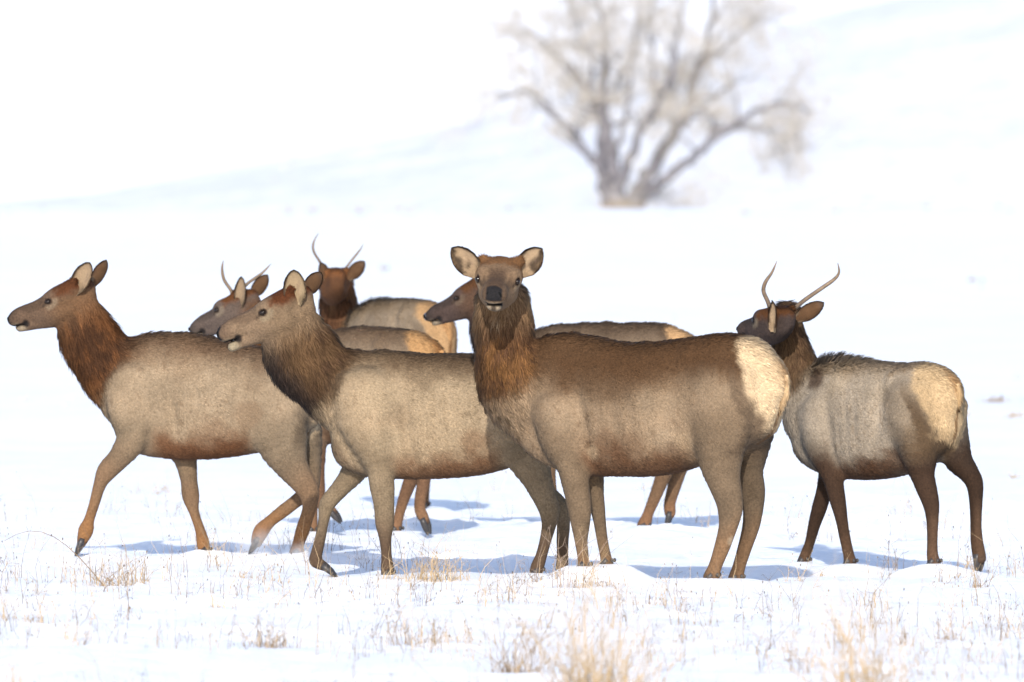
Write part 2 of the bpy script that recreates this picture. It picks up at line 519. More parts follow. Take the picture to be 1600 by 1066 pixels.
    bw = sst(.27, .08, nd) * sst(.22, .34, ar) * sst(.86, .72, ar)
    body = mix(body, pal['belly'], bw * .9)
    body = mix(body, pal['leg'] * 1.15, sst(.12, -.03, hv) * (1 - bw) * .6)
    for g in names:
        w = ww[:, names.index(g)]
        d, t, u, v, TT = gd[g]
        if g == 'torso':
            c = body
            fl = -f * 1.0 - up * .35 - np.sign(V @ left)[:, None] * left * .0
            fl = fl - up * (.5 * sst(.8, .2, hv))[:, None]
            ln, lf, dn = .024 + .012 * sst(.85, 1, hv) + spec.get('mane', 0) * sst(.86, 1, hv) * sst(.45, .8, ar), .30 + .15 * sst(.9, 1, hv), 1.0
            lf = lf + spec.get('mane', 0) * 9 * sst(.86, 1, hv) * sst(.45, .8, ar)
        elif g == 'neck':
            nn = nz + (n3 - .5) * .3
            c = mix(np.tile(pal['neck'], (n, 1)), pal['neck2'], sst(.42, .6, nn))
            fr = sst(.1, .9, -v if spec.get('vflip', False) else v)
            c = mix(c, pal['throat'], sst(.25, .85, (v * spec.get('throat_sign', 1)) + (nn - .5) * .5) * spec.get('throat_w', .8))
            c = mix(c, body, sst(spec.get('nb0', .22), spec.get('nb1', .05), t + (nz - .5) * .22))
            hi_ = sst(spec.get('nh0', .72), 1, t + (nz - .5) * .1)
            c = mix(c, pal['cheek'] * 1.0, hi_ * spec.get('nh', .5))
            fl = -TT * 1.0 - up * .55
            ln = .05 + .03 * sst(.15, .5, t) - .03 * sst(.7, 1, t); lf = .33 + 0 * t; dn = 1.25
        elif g == 'head':
            q = (V - hn) / L
            x, y, z = q @ ex, (q @ hl) * L / S_, (q @ ez) * L / S_
            ay = np.abs(y)
            c = np.tile(pal['face'], (n, 1)) * (1 + (nz - .5) * .3)[:, None]
            c = mix(c, pal['cheek'], sst(.35, .7, x) * sst(.12, -.06, z) * .8)
            c = mix(c, pal['bridge'], sst(.13, .05, ay) * sst(.02, .07, z) * sst(.62, .45, x) * .9)
            c = mix(c, pal['bridge'] * .7, sst(.035, .015, np.abs(ay - .11 - .13 * (x - .2))) * sst(.12, .2, x) * sst(.5, .42, x) * sst(-.05, .0, z) * .55)
            c = mix(c, pal['crown'], sst(.57, .70, x + (n3 - .5) * .1) * sst(-.02, .09, z + (n3 - .5) * .06))
            c = mix(c, pal['bridge'], sst(.2, .04, x) * sst(-.12, -.05, z) * .7)
            de = np.sqrt(((x - .525) * .8) ** 2 + ((ay - .2) * .6) ** 2 + (z - .03) ** 2)
            c = mix(c, pal['pale'] * .62, sst(.125, .085, de) * sst(.04, .06, de) * sst(.06, .02, z) * sst(.45, .5, x) * spec.get('ring', .42))
            c = mix(c, np.array((.02, .013, .01)), sst(.05, .037, de))
            c = mix(c, np.array((.03, .02, .014)), sst(.03, .012, np.sqrt(((x - .465) * .55) ** 2 + (z - .005 - (x - .465) * .4) ** 2 + .1 * (ay - .17) ** 2)) * .7)
            zm = -.115 - .12 * np.clip(x, 0, .3) - op * .3 * np.clip(.22 - x, 0, 1)
            ch = sst(.2, .1, x) * sst(zm + .004, zm - .02, z)
            c = mix(c, pal['pale'] * .62, ch * sst(zm - .15, zm - .09, z) * .95)
            c = mix(c, np.array((.02, .012, .01)), ch * sst(.035, .015, ay) * sst(.08, .04, x) * .8)
            c = mix(c, pal['pale'] * .6, sst(.12, .05, x) * sst(zm + .04, zm + .012, z) * sst(zm - .01, zm + .004, z) * .75)
            c = mix(c, np.array((.008, .006, .005)), sst(.028, .012, np.sqrt((z - zm) ** 2 + np.clip(x - .16, 0, 1) ** 2)) * sst(-.05, .0, x))
            c = mix(c, np.array((.012, .01, .01)), sst(.055, .025, np.sqrt((x - .17) ** 2 + (z - zm) ** 2 * .7 + 0 * x)) * (ay > .05) * .95)
            c = mix(c, np.array((.015, .014, .015)), sst(.05, .02, x) * sst(zm + .03, zm + .05, z) * sst(.095, .065, ay))
            fl = np.tile(ex, (n, 1)) - up * .15
            ln = .010 + .013 * sst(.66, .85, x) * sst(.05, .14, z) + .014 * sst(.55, .9, x) * sst(-.05, -.2, z)
            lf = .22 + .5 * sst(.68, .85, x) * sst(.1, .16, z); dn = 1.5 + 0 * x
            dn = dn * sst(-.02, .03, x - .03 * (z > zm))
            dn = dn * (1 - sst(.06, .045, de))
        else:
            hind = 'hind' in g
            lo_ = t
            c = mix(np.tile(pal['leg'], (n, 1)), pal['shank'], sst(.55, .85, t + (nz - .5) * .15))
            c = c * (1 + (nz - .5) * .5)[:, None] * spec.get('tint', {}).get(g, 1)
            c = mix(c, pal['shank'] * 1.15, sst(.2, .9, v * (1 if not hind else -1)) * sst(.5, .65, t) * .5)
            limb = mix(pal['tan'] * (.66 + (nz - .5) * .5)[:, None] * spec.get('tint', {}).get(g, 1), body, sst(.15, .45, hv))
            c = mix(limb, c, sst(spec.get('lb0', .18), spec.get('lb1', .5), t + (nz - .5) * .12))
            c = mix(c, np.array((.06, .04, .03)), sst(.93, 1, t) * .6)
            fl = TT - 0 * up; fl = fl * sst(.1, .4, t)[:, None] + (-f - up * .8) * (1 - sst(.1, .4, t))[:, None]
            ln = .022 - .015 * sst(.2, .6, t); lf = .26 - .08 * sst(.2, .6, t); dn = 1.0 + .6 * sst(.4, .7, t)
        col += c * w[:, None]; flow += fl * w[:, None]; length += ln * w; lift += lf * w; dens += dn * w; var += dict(torso=.36, neck=.5, head=.2).get(g, .2) * w
    # rump patch: all of the coat behind a curve across each haunch
    re = np.array([W(x, y, spec.get('rump_b', .2)) for x, y in spec['rump']])
    ea, ec = re @ f, re[:, 2]
    o_ = np.argsort(ec)
    edge = np.interp(cc, ec[o_], ea[o_])
    fz = (n2 - .5) * .022 + (n3 - .5) * .022
    edge = edge + .006
    rw = sst(.022, -.022, aa - edge + fz) * sst(ec.min() - .03, ec.min() + .03, cc + fz)
    far = -(V @ left) - np.interp(cc, [ec.min(), ec.min() + .25, ec.max()], [.02, .17, .3]) + fz
    rw = rw * sst(.02, -.02, far)
    rw = rw * (1 - .0 * far)
    col = mix(col, pal['rump'] * (1 + (n1 - .5) * .12)[:, None], rw)
    rim = sst(.06, .02, np.abs(aa - edge - .035 + fz)) * sst(ec.min() - .08, ec.min() + .0, cc) * sst(zt - .08, zt - .26, cc)
    rim = np.maximum(rim, sst(.0, .03, far) * sst(.02, -.05, aa - edge) * sst(ec.min() - .12, ec.min() - .02, cc) * sst(zt - .16, zt - .3, cc) * (V @ left < 0))
    col = mix(col, np.array((.03, .019, .013)), rim * spec.get('rim', .45))
    if spec.get('tailmark_cleft_shade', True):
        tb = W(*spec['tail'][0], 0); te = W(*spec['tail'][1], 0)
        bb = V @ left
        mid = (np.abs(bb) < .03) & (aa < pa.min() + .2)
        def tail_a(z): return aa[mid & (np.abs(cc - z) < .03)].min()
        tail_pts = [np.array([0, 0, z]) + f * (tail_a(z) + .012) for z in (tb[2], tb[2] * .5 + te[2] * .5, te[2])]
        cl = sst(.02, .006, np.abs(bb + (n3 - .5) * .01)) * (aa < pa.min() + .15) * sst(te[2] - .22, te[2] - .16, cc) * sst(tb[2], te[2], cc)  # cleft below the tail: crease shade painted as a dark line
        col = mix(col, pal['rump'] * np.array((.30, .2, .13)), cl * .8)
        tl = np.sqrt(((V - tb) @ left / .055) ** 2 + ((cc - tb[2]) / .1) ** 2)
        col = mix(col, pal['rump'] * np.array((.85, .66, .5)), sst(1.3, .4, tl) * rw * .8)
    for (px, py, r, cname, am) in spec.get('spots', []):
        p = W(px, py, .22); dd = np.sqrt(((V - p) @ f) ** 2 + (cc - p[2]) ** 2) * s0
        col = mix(col, pal[cname], sst(r * 1.25, r * .55, dd + (nz - .5) * r) * ((V @ left) > -.05) * am)
    length = np.where(rw > .5, np.maximum(length, .028), length)
    body_o = mesh_obj('elk', V, Q, M_SKIN, None, tuple(root), True, {'col': col * .8})
    tag(body_o, spec['label'], 'elk', 'elk standing and walking in a loose herd on the snow')
    dens = np.clip(dens, 0, 3)
    strands('fur', V, Q, N, col, flow, length * spec.get('flen', 1), lift, dens, spec.get('hairs', 60000), spec.get('hrad', .0015), body_o, rng, M_FUR, clump=.25, var=var)
    # -------------------------------------------------- parts
    for sd in (1, -1):                                    # eyes
        uv, fv = sphere(12, 10)
        mesh_obj('eye', np.array([Hh(.525 + a * .038, sd * .193 + b * .03, .03 + c * .027) for a, b, c in uv]), fv, M_EYE, body_o)
    # nose leather with nostrils
    uv, fv = sphere(20, 14)
    p = uv.copy()
    p[:, 0] *= .055; p[:, 1] *= .08 - .02 * (uv[:, 2] < 0) * -uv[:, 2]; p[:, 2] *= .062
    p[:, 1] *= 1 - .25 * np.clip(-uv[:, 2], 0, 1)
    pw = np.array([Hh(a + .012, b, c - .025) for a, b, c in p])
    nose = mesh_obj('nose', pw, fv, M_NOSE, body_o)
    for sd in (1, -1):
        q = uv * np.array((.02, .026, .034))
        ca, sa = math.cos(sd * .5), math.sin(sd * .5)
        q = np.stack([q[:, 0], q[:, 1] * ca - q[:, 2] * sa, q[:, 1] * sa + q[:, 2] * ca], 1)
        mesh_obj('nostril', np.array([Hh(a - .021, b + sd * .05, c - .012) for a, b, c in q]), fv, M_NOSTRIL, nose)
    # ears
    for sd, e in zip((1, -1), spec['ears']):
        bp = W(*e['base']) if 'base' in e else Hh(.885, sd * .165, .15)
        tip = W(*e['tip'])
        ear(bp, tip, np.asarray(e['open'], float), e['w'] / s0, pal, body_o, rng, e.get('dark', .0), sd)
    for a in spec.get('antlers', []):
        pts = np.array([W(*p) for p in a['pts']])
        pts = catmull(pts, 5)
        k = np.linspace(0, 1, len(pts))
        r = a.get('r', .0135) * np.interp(k, [0, .6, .85, 1], [1, .85, .5, .15]) + .005 * np.exp(-(k / .05) ** 2)
        r[-1] = .0015
        Vt, Ft = tube(pts, r, 9)
        cc_ = np.repeat(np.interp(k, [0, .12, .5, 1], [.35, .7, 1, 1.25]), 9)[:, None] * np.array((.13, .092, .062))
        mesh_obj('antler', Vt, Ft, M_ANTLER, body_o, attrs={'col': np.clip(cc_, 0, 1)})
    # hooves
    for nm, p, d, lifted, r, toe in foot:
        fw = np.asarray(toe, float) if toe is not None else (f * .75 - up * .66 if not lifted else unit(d + f * .15))
        hoof(p - d * .045, unit(fw), left, body_o)
    # tail
    tl = spec['tail']
    pts = catmull(np.array(tail_pts), 4)
    Vt, Ft = tube(pts, np.interp(np.linspace(0, 1, len(pts)), [0, .5, .85, 1], [.02, .024, .016, .004]), 8)
    Ft = np.array([q for q in Ft if len(q) == 4])
    tc_ = np.tile(pal['rump'] * np.array((.97, .9, .82)), (len(Vt), 1))
    to = mesh_obj('tail', Vt, Ft, M_EAR, body_o, attrs={'col': tc_})
    k1 = np.ones(len(Vt))
    strands('hair', Vt, Ft, vnormals(Vt, Ft), tc_, np.tile(-up - f * .1, (len(Vt), 1)), k1 * .035, k1 * .25, k1, 1500, .0014, to, rng, M_FUR, 0, .2, .2)
    print('elk', spec['seed'], len(V), round(time.time() - t0, 2))
    return body_o

def sphere(nu, nv):
    V = [(0, 0, 1)]; F = []
    for i in range(1, nv):
        th = math.pi * i / nv
        for j in range(nu):
            a = 2 * math.pi * j / nu
            V.append((math.sin(th) * math.cos(a), math.sin(th) * math.sin(a), math.cos(th)))
    V.append((0, 0, -1))
    for j in range(nu): F.append((0, 1 + j, 1 + (j + 1) % nu))
    for i in range(nv - 2):
        for j in range(nu):
            a = 1 + i * nu
            F.append((a + j, a + nu + j, a + nu + (j + 1) % nu, a + (j + 1) % nu))
    b = 1 + (nv - 2) * nu
    for j in range(nu): F.append((len(V) - 1, b + (j + 1) % nu, b + j))
    return np.array(V), F

def ear(B, T, O, width, pal, parent, rng, dark, sd=1):
    ax = T - B; ln = np.linalg.norm(ax); ax /= ln
    O = unit(O - ax * (O @ ax)); S = np.cross(ax, O)
    nu, nv = 18, 13
    us = np.linspace(0, 1, nu); vs_ = np.linspace(-1, 1, nv)
    hw = np.interp(us, [0, .12, .3, .5, .68, .84, .94, 1], [.42, .62, .93, 1, .92, .66, .4, .1]) * width / 2
    pm = np.interp(us, [0, .25, .6, 1], [1.35, 1.15, .95, .55])
    U, Vv = np.meshgrid(us, vs_, indexing='ij')
    HW, PM = hw[:, None] + 0 * Vv, pm[:, None] + 0 * Vv
    R = HW / np.sin(np.minimum(PM, 1.45))
    ph = Vv * PM
    base = B + ax * (U * ln)[..., None] - ax * .012
    inner = base + S * (R * np.sin(ph))[..., None] + O * (R * (1 - np.cos(ph)) - R * .35)[..., None]
    th = (.007 * (1 - np.abs(Vv) ** 3 * .8) * (1 - .6 * U))[..., None]
    nrm = -(O * np.cos(ph)[..., None] - S * np.sin(ph)[..., None])
    outer = inner + nrm * th
    V = np.concatenate([inner.reshape(-1, 3), outer.reshape(-1, 3)])
    q = []
    idx = lambda i, j: i * nv + j
    M = nu * nv
    for i in range(nu - 1):
        for j in range(nv - 1):
            q.append((idx(i, j), idx(i + 1, j), idx(i + 1, j + 1), idx(i, j + 1)))
            q.append((M + idx(i, j), M + idx(i, j + 1), M + idx(i + 1, j + 1), M + idx(i + 1, j)))
        for j in (0, nv - 1):
            a = (idx(i, j), idx(i + 1, j), M + idx(i + 1, j), M + idx(i, j))
            q.append(a if j else a[::-1])
    j = nu - 1
    for k in range(nv - 1): q.append((idx(j, k), M + idx(j, k), M + idx(j, k + 1), idx(j, k + 1)))
    q = np.array(q)[:, ::-1]
    nz = vnoise(V * 1.0 + 3, 40, 7).reshape(2, nu, nv)
    ci = np.tile(pal['pale'] * np.array((.6, .54, .49)), (nu * nv, 1))
    u_, v_ = U.ravel(), Vv.ravel()
    ci = mix(ci, np.array((.02, .013, .009)), sst(.25, .45, u_ + (nz[0].ravel() - .5) * .3) * sst(-.15, .3, v_ * dark + (nz[0].ravel() - .5) * .5) * .9 * (abs(dark) > .1))
    ci = mix(ci, np.array((.12, .08, .06)), sst(.10, .03, np.abs(v_ - .1 - .25 * u_ + (nz[0].ravel() - .5) * .3)) * sst(.2, .3, u_) * sst(.75, .6, u_) * .45)
    ci = mix(ci, np.array((.04, .026, .02)), sst(.92, 1.0, np.abs(v_)) * sst(.35, .6, u_) * .8)
    fe = v_ * -sd                                         # the forward edge folds over dark
    ci = mix(ci, np.array((.035, .022, .016)), sst(.62, .86, fe + (nz[0].ravel() - .5) * .25) * sst(.12, .3, u_) * .9)
    ci = mix(ci, pal['cheek'], sst(.5, .8, -fe + (nz[0].ravel() - .5) * .5) * sst(.45, .7, u_) * .35)
    co = np.tile(pal['earback'] * .6, (nu * nv, 1)) * (1 + .4 * (nz[1].ravel() - .5))[:, None]
    co = mix(co, np.array((.05, .03, .022)), sst(.55, .95, np.abs(v_)) * .7)
    co = mix(co, np.array((.06, .04, .03)), sst(.7, 1, u_) * .8)
    co = mix(co, pal['pale'] * .6, sst(.25, .05, u_) * sst(.3, .8, np.abs(v_)) * .8)
    col = np.concatenate([ci, co])
    o = mesh_obj('ear', V, q, M_EAR, parent, attrs={'col': col})
    N = vnormals(V, q)
    dn = np.concatenate([1.2 + 2.2 * sst(.6, .1, u_), np.ones(M) * 1.0])
    le = np.concatenate([.008 + .018 * sst(.45, .05, u_), np.full(M, .011)])
    fl = np.tile(ax, (2 * M, 1)) + np.concatenate([S[None] * (v_ * -.5)[:, None], np.zeros((M, 3))])
    strands('hair', V, q, N, col, fl, le, np.full(2 * M, .3), dn, 4500, .0009, o, rng, M_FUR, 0, .3, .2)
    return o

def hoof(p, fw, lat, parent):
    """two toes below the pastern, pointing along fw, plus the two dew claws"""
    fw = unit(fw); lat = unit(lat - fw * (lat @ fw)); n = unit(np.cross(lat, fw)); n = n if n[2] > 0 or abs(fw[2]) > .9 else -n
    mb = MB()
    for sd in (1, -1):
        rings = []
        for x, hh, ww in ((-.02, .024, .019), (.01, .027, .021), (.045, .024, .02), (.075, .014, .015), (.092, .004, .006)):
            c = p + fw * x + lat * sd * (.021 - .09 * max(0, x - .04)) - n * (.006 + .012 * x / .09)
            rings.append([c + lat * ww * math.cos(a) + n * hh * (math.sin(a) if math.sin(a) > 0 else .55 * math.sin(a)) for a in np.arange(8) * math.pi / 4])
        V = np.array(rings).reshape(-1, 3); F = []
        for i in range(4):
            for k in range(8): F.append((i * 8 + k, i * 8 + (k + 1) % 8, i * 8 + 8 + (k + 1) % 8, i * 8 + 8 + k))
        F += [tuple(range(8))[::-1], tuple(range(32, 40))]
        mb.add(V, F)
        uv, fv = sphere(8, 6)
        mb.add(uv * np.array((.009, .009, .012)) + (p - fw * .035 + lat * sd * .016 - n * .022), fv)
    return mb.build('hoof', M_HOOF, parent)
# ------------------------------------------------------------------ the seven elk (outlines measured on the photograph, in pixels of a 1600 px wide frame)
ELK = []
ELK.append(dict(seed=11, Y=66.5, yaw=4, h=.009, hairs=60000, mane=.01,
    label='red-necked antlerless elk striding at the left end with one forefoot lifted',
    torso=[(176, 580, 665, .09), (203, 536, 702, .16), (238, 519, 715, .205), (282, 519, 720, .235), (330, 529, 719, .255), (380, 537, 712, .25), (420, 546, 700, .23), (455, 560, 690, .19), (480, 588, 672, .12)],
    neck=[(210, 605, 0, 62, .15), (185, 583, 0, 62, .135), (158, 556, 0, 53, .115), (140, 528, 0, 50, .105), (128, 504, 0, 46, .095), (122, 485, 0, 40, .085)],
    throat_sign=-1, throat_w=.25, nh=.35, nb0=.2, nb1=.08, dorsal_lo=.70, dorsal_w=.9,
    pal=dict(neck=(.062, .03, .016), neck2=(.135, .06, .027), throat=(.16, .075, .034), cheek=(.19, .11, .062), face=(.15, .10, .07), crown=(.11, .045, .022), tan=(.36, .275, .19), dorsal=(.11, .065, .04), shank=(.30, .16, .08), leg=(.23, .15, .095), belly=(.15, .065, .032)),
    spots=[(230, 600, 34, 'pale', .08), (330, 610, 50, 'pale', .10), (290, 560, 36, 'leg', .3), (350, 565, 30, 'dorsal', .2), (395, 590, 26, 'dorsal', .25), (385, 650, 24, 'leg', .45), (232, 556, 22, 'leg', .25), (405, 570, 16, 'dorsal', .35), (330, 690, 40, 'belly', .35)],
    head=dict(nose=(16, 497, .02), poll=(134, 455, 0)),
    ears=[dict(base=(117, 455, .07), tip=(141, 409, .17), open=(-.35, -.9, .1), w=32), dict(base=(147, 443, -.07), tip=(167, 405, -.16), open=(-.3, .6, .2), w=23)],
    rump=[(478, 560), (484, 600), (488, 640), (486, 662), (478, 690)], tail=[(489, 600), (492, 640)], rim=.3,
    legs=[('near_fore', dict(b=.11, st=[(212, 590, 42, .09), (205, 640, 40, .09), (208, 680, 30, .08), (188, 713, 21, .055), (167, 736, 16, .045), (156, 757, 11.5, .038), (147, 788, 9.5, .031), (139, 813, 9.5, .03), (134, 829, 11.5, .034), (124, 858, 8, .03)], up=True, toe=(-.25, 0, -.97))),
          ('far_fore', dict(b=-.11, st=[(262, 620, 40, .09), (275, 680, 30, .08), (289, 716, 21, .06), (295, 750, 16, .046), (298, 776, 13.5, .04), (303, 800, 9.5, .032), (312, 827, 9, .03), (317, 848, 10.5, .034), (320, 872, 10, .03)])),
          ('near_hind', dict(b=.12, st=[(425, 610, 54, .10), (431, 660, 51, .11), (442, 698, 40, .09), (455, 727, 29, .065), (472, 752, 21, .052), (483, 770, 17, .045), (484, 790, 13, .038), (480, 806, 11.5, .034), (473, 828, 11.5, .032), (466, 850, 10.5, .034), (459, 874, 11, .034)])),
          ('far_hind', dict(b=-.12, st=[(440, 610, 50, .10), (465, 660, 40, .10), (483, 705, 22, .07), (490, 740, 14, .05), (484, 764, 13, .042), (464, 782, 11.5, .036), (442, 799, 11, .033), (422, 815, 10.5, .032), (408, 830, 12, .035), (397, 856, 10, .03)], up=True, toe=(-.35, 0, -.93)))]))
ELK.append(dict(seed=23, Y=63.3, yaw=4, h=.008, hairs=85000,
    label='tan cow elk with a dark shaggy neck walking left behind the one facing the camera',
    torso=[(526, 612, 690, .08), (547, 556, 728, .155), (580, 545, 745, .20), (630, 549, 751, .235), (690, 553, 750, .25), (745, 553, 744, .25), (790, 555, 728, .24), (835, 560, 715, .21), (866, 580, 700, .15), (882, 610, 680, .08)],
    neck=[(555, 622, 0, 68, .155), (527, 603, 0, 66, .14), (500, 583, 0, 60, .125), (476, 557, 0, 61, .115), (461, 532, 0, 58, .105), (454, 508, 0, 52, .095)],
    throat_sign=-1, throat_w=.95, nh=.6, nb0=.34, nb1=.10, lb0=.45, lb1=.75, dorsal_lo=.72, dorsal_w=.9,
    pal=dict(tan=(.385, .295, .20), dorsal=(.10, .065, .04), neck=(.075, .044, .026), neck2=(.125, .075, .041), throat=(.032, .024, .022), face=(.24, .17, .115), cheek=(.24, .17, .11), crown=(.10, .038, .018), bridge=(.15, .10, .07), leg=(.13, .09, .062), shank=(.12, .08, .055), belly=(.17, .09, .052), pale=(.6, .5, .35)),
    spots=[(590, 620, 40, 'pale', .13), (690, 640, 60, 'pale', .08), (660, 575, 34, 'dorsal', .45), (720, 570, 30, 'dorsal', .35), (600, 690, 26, 'pale', .12), (740, 690, 24, 'belly', .5), (690, 730, 24, 'belly', .4), (620, 650, 20, 'leg', .25)],
    head=dict(nose=(343, 520, .05), poll=(474, 469, 0), open=.22),
    ears=[dict(base=(462, 474, .085), tip=(459, 420, .17), open=(-.15, -1, .0), w=36), dict(base=(480, 456, -.08), tip=(503, 424, -.15), open=(-.2, .75, .2), w=27)],
    rump=[(862, 570), (868, 610), (872, 650), (868, 690)], tail=[(886, 610), (889, 650)],
    legs=[('near_fore', dict(b=.115, st=[(570, 600, 50, .10), (572, 660, 46, .10), (585, 700, 34, .085), (593, 730, 24, .06), (597, 760, 20, .05), (600, 790, 17, .044), (601, 818, 15, .04), (602, 842, 11, .033), (604, 868, 9.5, .03), (605, 886, 10.5, .034), (605, 908, 10, .03)])),
          ('far_fore', dict(b=-.11, st=[(560, 650, 44, .09), (568, 705, 32, .08), (552, 738, 22, .06), (530, 765, 17, .046), (511, 788, 13, .04), (506, 812, 10, .033), (500, 843, 9.5, .03), (494, 868, 10, .032), (494, 878, 10, .034), (519, 892, 7, .03)], up=True, toe=(.85, 0, -.5))),
          ('near_hind', dict(b=.12, st=[(810, 620, 58, .10), (812, 670, 50, .11), (825, 715, 36, .09), (838, 745, 27, .065), (850, 775, 20, .05), (858, 796, 17, .045), (858, 818, 13, .038), (853, 842, 10.5, .033), (846, 868, 10, .031), (840, 885, 11, .034), (835, 904, 11, .034)])),
          ('far_hind', dict(b=-.12, st=[(825, 620, 50, .10), (830, 680, 40, .10), (836, 730, 24, .07), (850, 765, 17, .05), (872, 790, 15, .044), (880, 815, 12, .036), (879, 845, 10.5, .033), (879, 870, 10, .032), (878, 887, 10.5, .034), (877, 906, 11, .034)]))]))
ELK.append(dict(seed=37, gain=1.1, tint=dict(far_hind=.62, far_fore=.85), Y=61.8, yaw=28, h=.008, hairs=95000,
    label='antlerless elk in front standing broadside and staring straight at the camera',
    torso=[(806, 590, 672, .09), (832, 540, 708, .16), (872, 519, 730, .205), (922, 523, 745, .235), (975, 534, 747, .255), (1030, 534, 745, .26), (1085, 526, 728, .255), (1133, 520, 712, .24), (1172, 530, 695, .20), (1196, 556, 672, .14), (1207, 590, 650, .08)],
    neck=[(838, 622, 0, 78, .17), (812, 602, .03, 72, .165), (796, 565, .05, 57, .16), (789, 530, .06, 49, .15), (786, 500, .06, 50, .155), (784, 472, .06, 46, .14)],
    throat_sign=-1, throat_w=.25, nh=.85, nh0=.6, nb0=.34, nb1=.14, lb0=.45, lb1=.78, dorsal_lo=.5, dorsal_hi=.82, dorsal_w=.95, shoulder_dark=.3, rump_b=.15,
    spots=[(774, 496, 5, 'pale', .6), (780, 485, 14, 'cheek', .5), (880, 590, 40, 'dorsal', .45), (950, 580, 50, 'dorsal', .5), (1010, 560, 40, 'dorsal', .5), (1090, 545, 40, 'dorsal', .5), (920, 700, 30, 'belly', .3), (1030, 650, 45, 'pale', .10), (1040, 690, 25, 'pale', .12), (1115, 610, 30, 'pale', .06), (880, 640, 34, 'pale', .10), (1137, 848, 9, 'pale', .5), (918, 706, 13, 'rump', .3), (911, 695, 8, 'dorsal', .5), (1066, 690, 16, 'rump', .2), (985, 700, 30, 'belly', .4), (940, 690, 24, 'belly', .4)],
    pal=dict(tan=(.275, .20, .135), dorsal=(.085, .046, .024), neck=(.095, .05, .028), neck2=(.175, .09, .04), throat=(.11, .07, .045), face=(.23, .155, .10), cheek=(.27, .18, .11), crown=(.19, .10, .05), bridge=(.095, .062, .043), leg=(.19, .135, .09), shank=(.22, .135, .08), belly=(.12, .062, .035)),
    head=dict(size=1.25, nose=(772, 458, 0, -.40), poll=(782, 429, 0, .03), lat=(1, .1, -.03)),
    ears=[dict(base=(810, 427, 0, -.03), tip=(849, 387, 0, -.02), open=(.15, -1, -.1), w=39, dark=1.2), dict(base=(747, 427, 0, -.03), tip=(704, 386, 0, -.06), open=(-.15, -1, -.1), w=38, dark=-.8)],
    rump=[(1140, 522), (1150, 550), (1166, 580), (1171, 610), (1181, 640), (1188, 662), (1180, 690), (1166, 705)], tail=[(1216, 586), (1213, 640)],
    legs=[('near_fore', dict(b=.12, st=[(868, 640, 46, .10), (878, 685, 40, .10), (893, 722, 29, .08), (900, 760, 24, .064), (905, 790, 20, .054), (907, 818, 16, .046), (908, 846, 11.5, .035), (911, 870, 10, .031), (912, 884, 10.5, .034), (912, 896, 11, .034)])),
          ('far_fore', dict(b=-.12, st=[(900, 640, 40, .09), (913, 690, 32, .08), (925, 735, 21, .06), (931, 770, 15, .046), (934, 795, 12, .04), (937, 815, 10.5, .035), (941, 843, 9.5, .031), (946, 868, 9.5, .031), (948, 878, 10.5, .034), (950, 890, 11, .034)])),
          ('near_hind', dict(b=.135, st=[(1126, 590, 62, .10), (1126, 640, 60, .11), (1126, 685, 50, .105), (1126, 720, 39, .09), (1131, 750, 29, .07), (1139, 779, 24, .055), (1141, 800, 20.5, .047), (1137, 826, 16, .041), (1128, 856, 13.5, .036), (1118, 884, 12, .034), (1108, 912, 14, .036)])),
          ('far_hind', dict(b=-.135, st=[(1165, 600, 50, .10), (1175, 660, 40, .10), (1173, 703, 30, .088), (1170, 735, 25, .066), (1176, 765, 21, .052), (1177, 790, 18, .046), (1174, 820, 15, .04), (1165, 852, 12.5, .036), (1155, 885, 11.5, .034), (1147, 915, 13.5, .036)]))]))
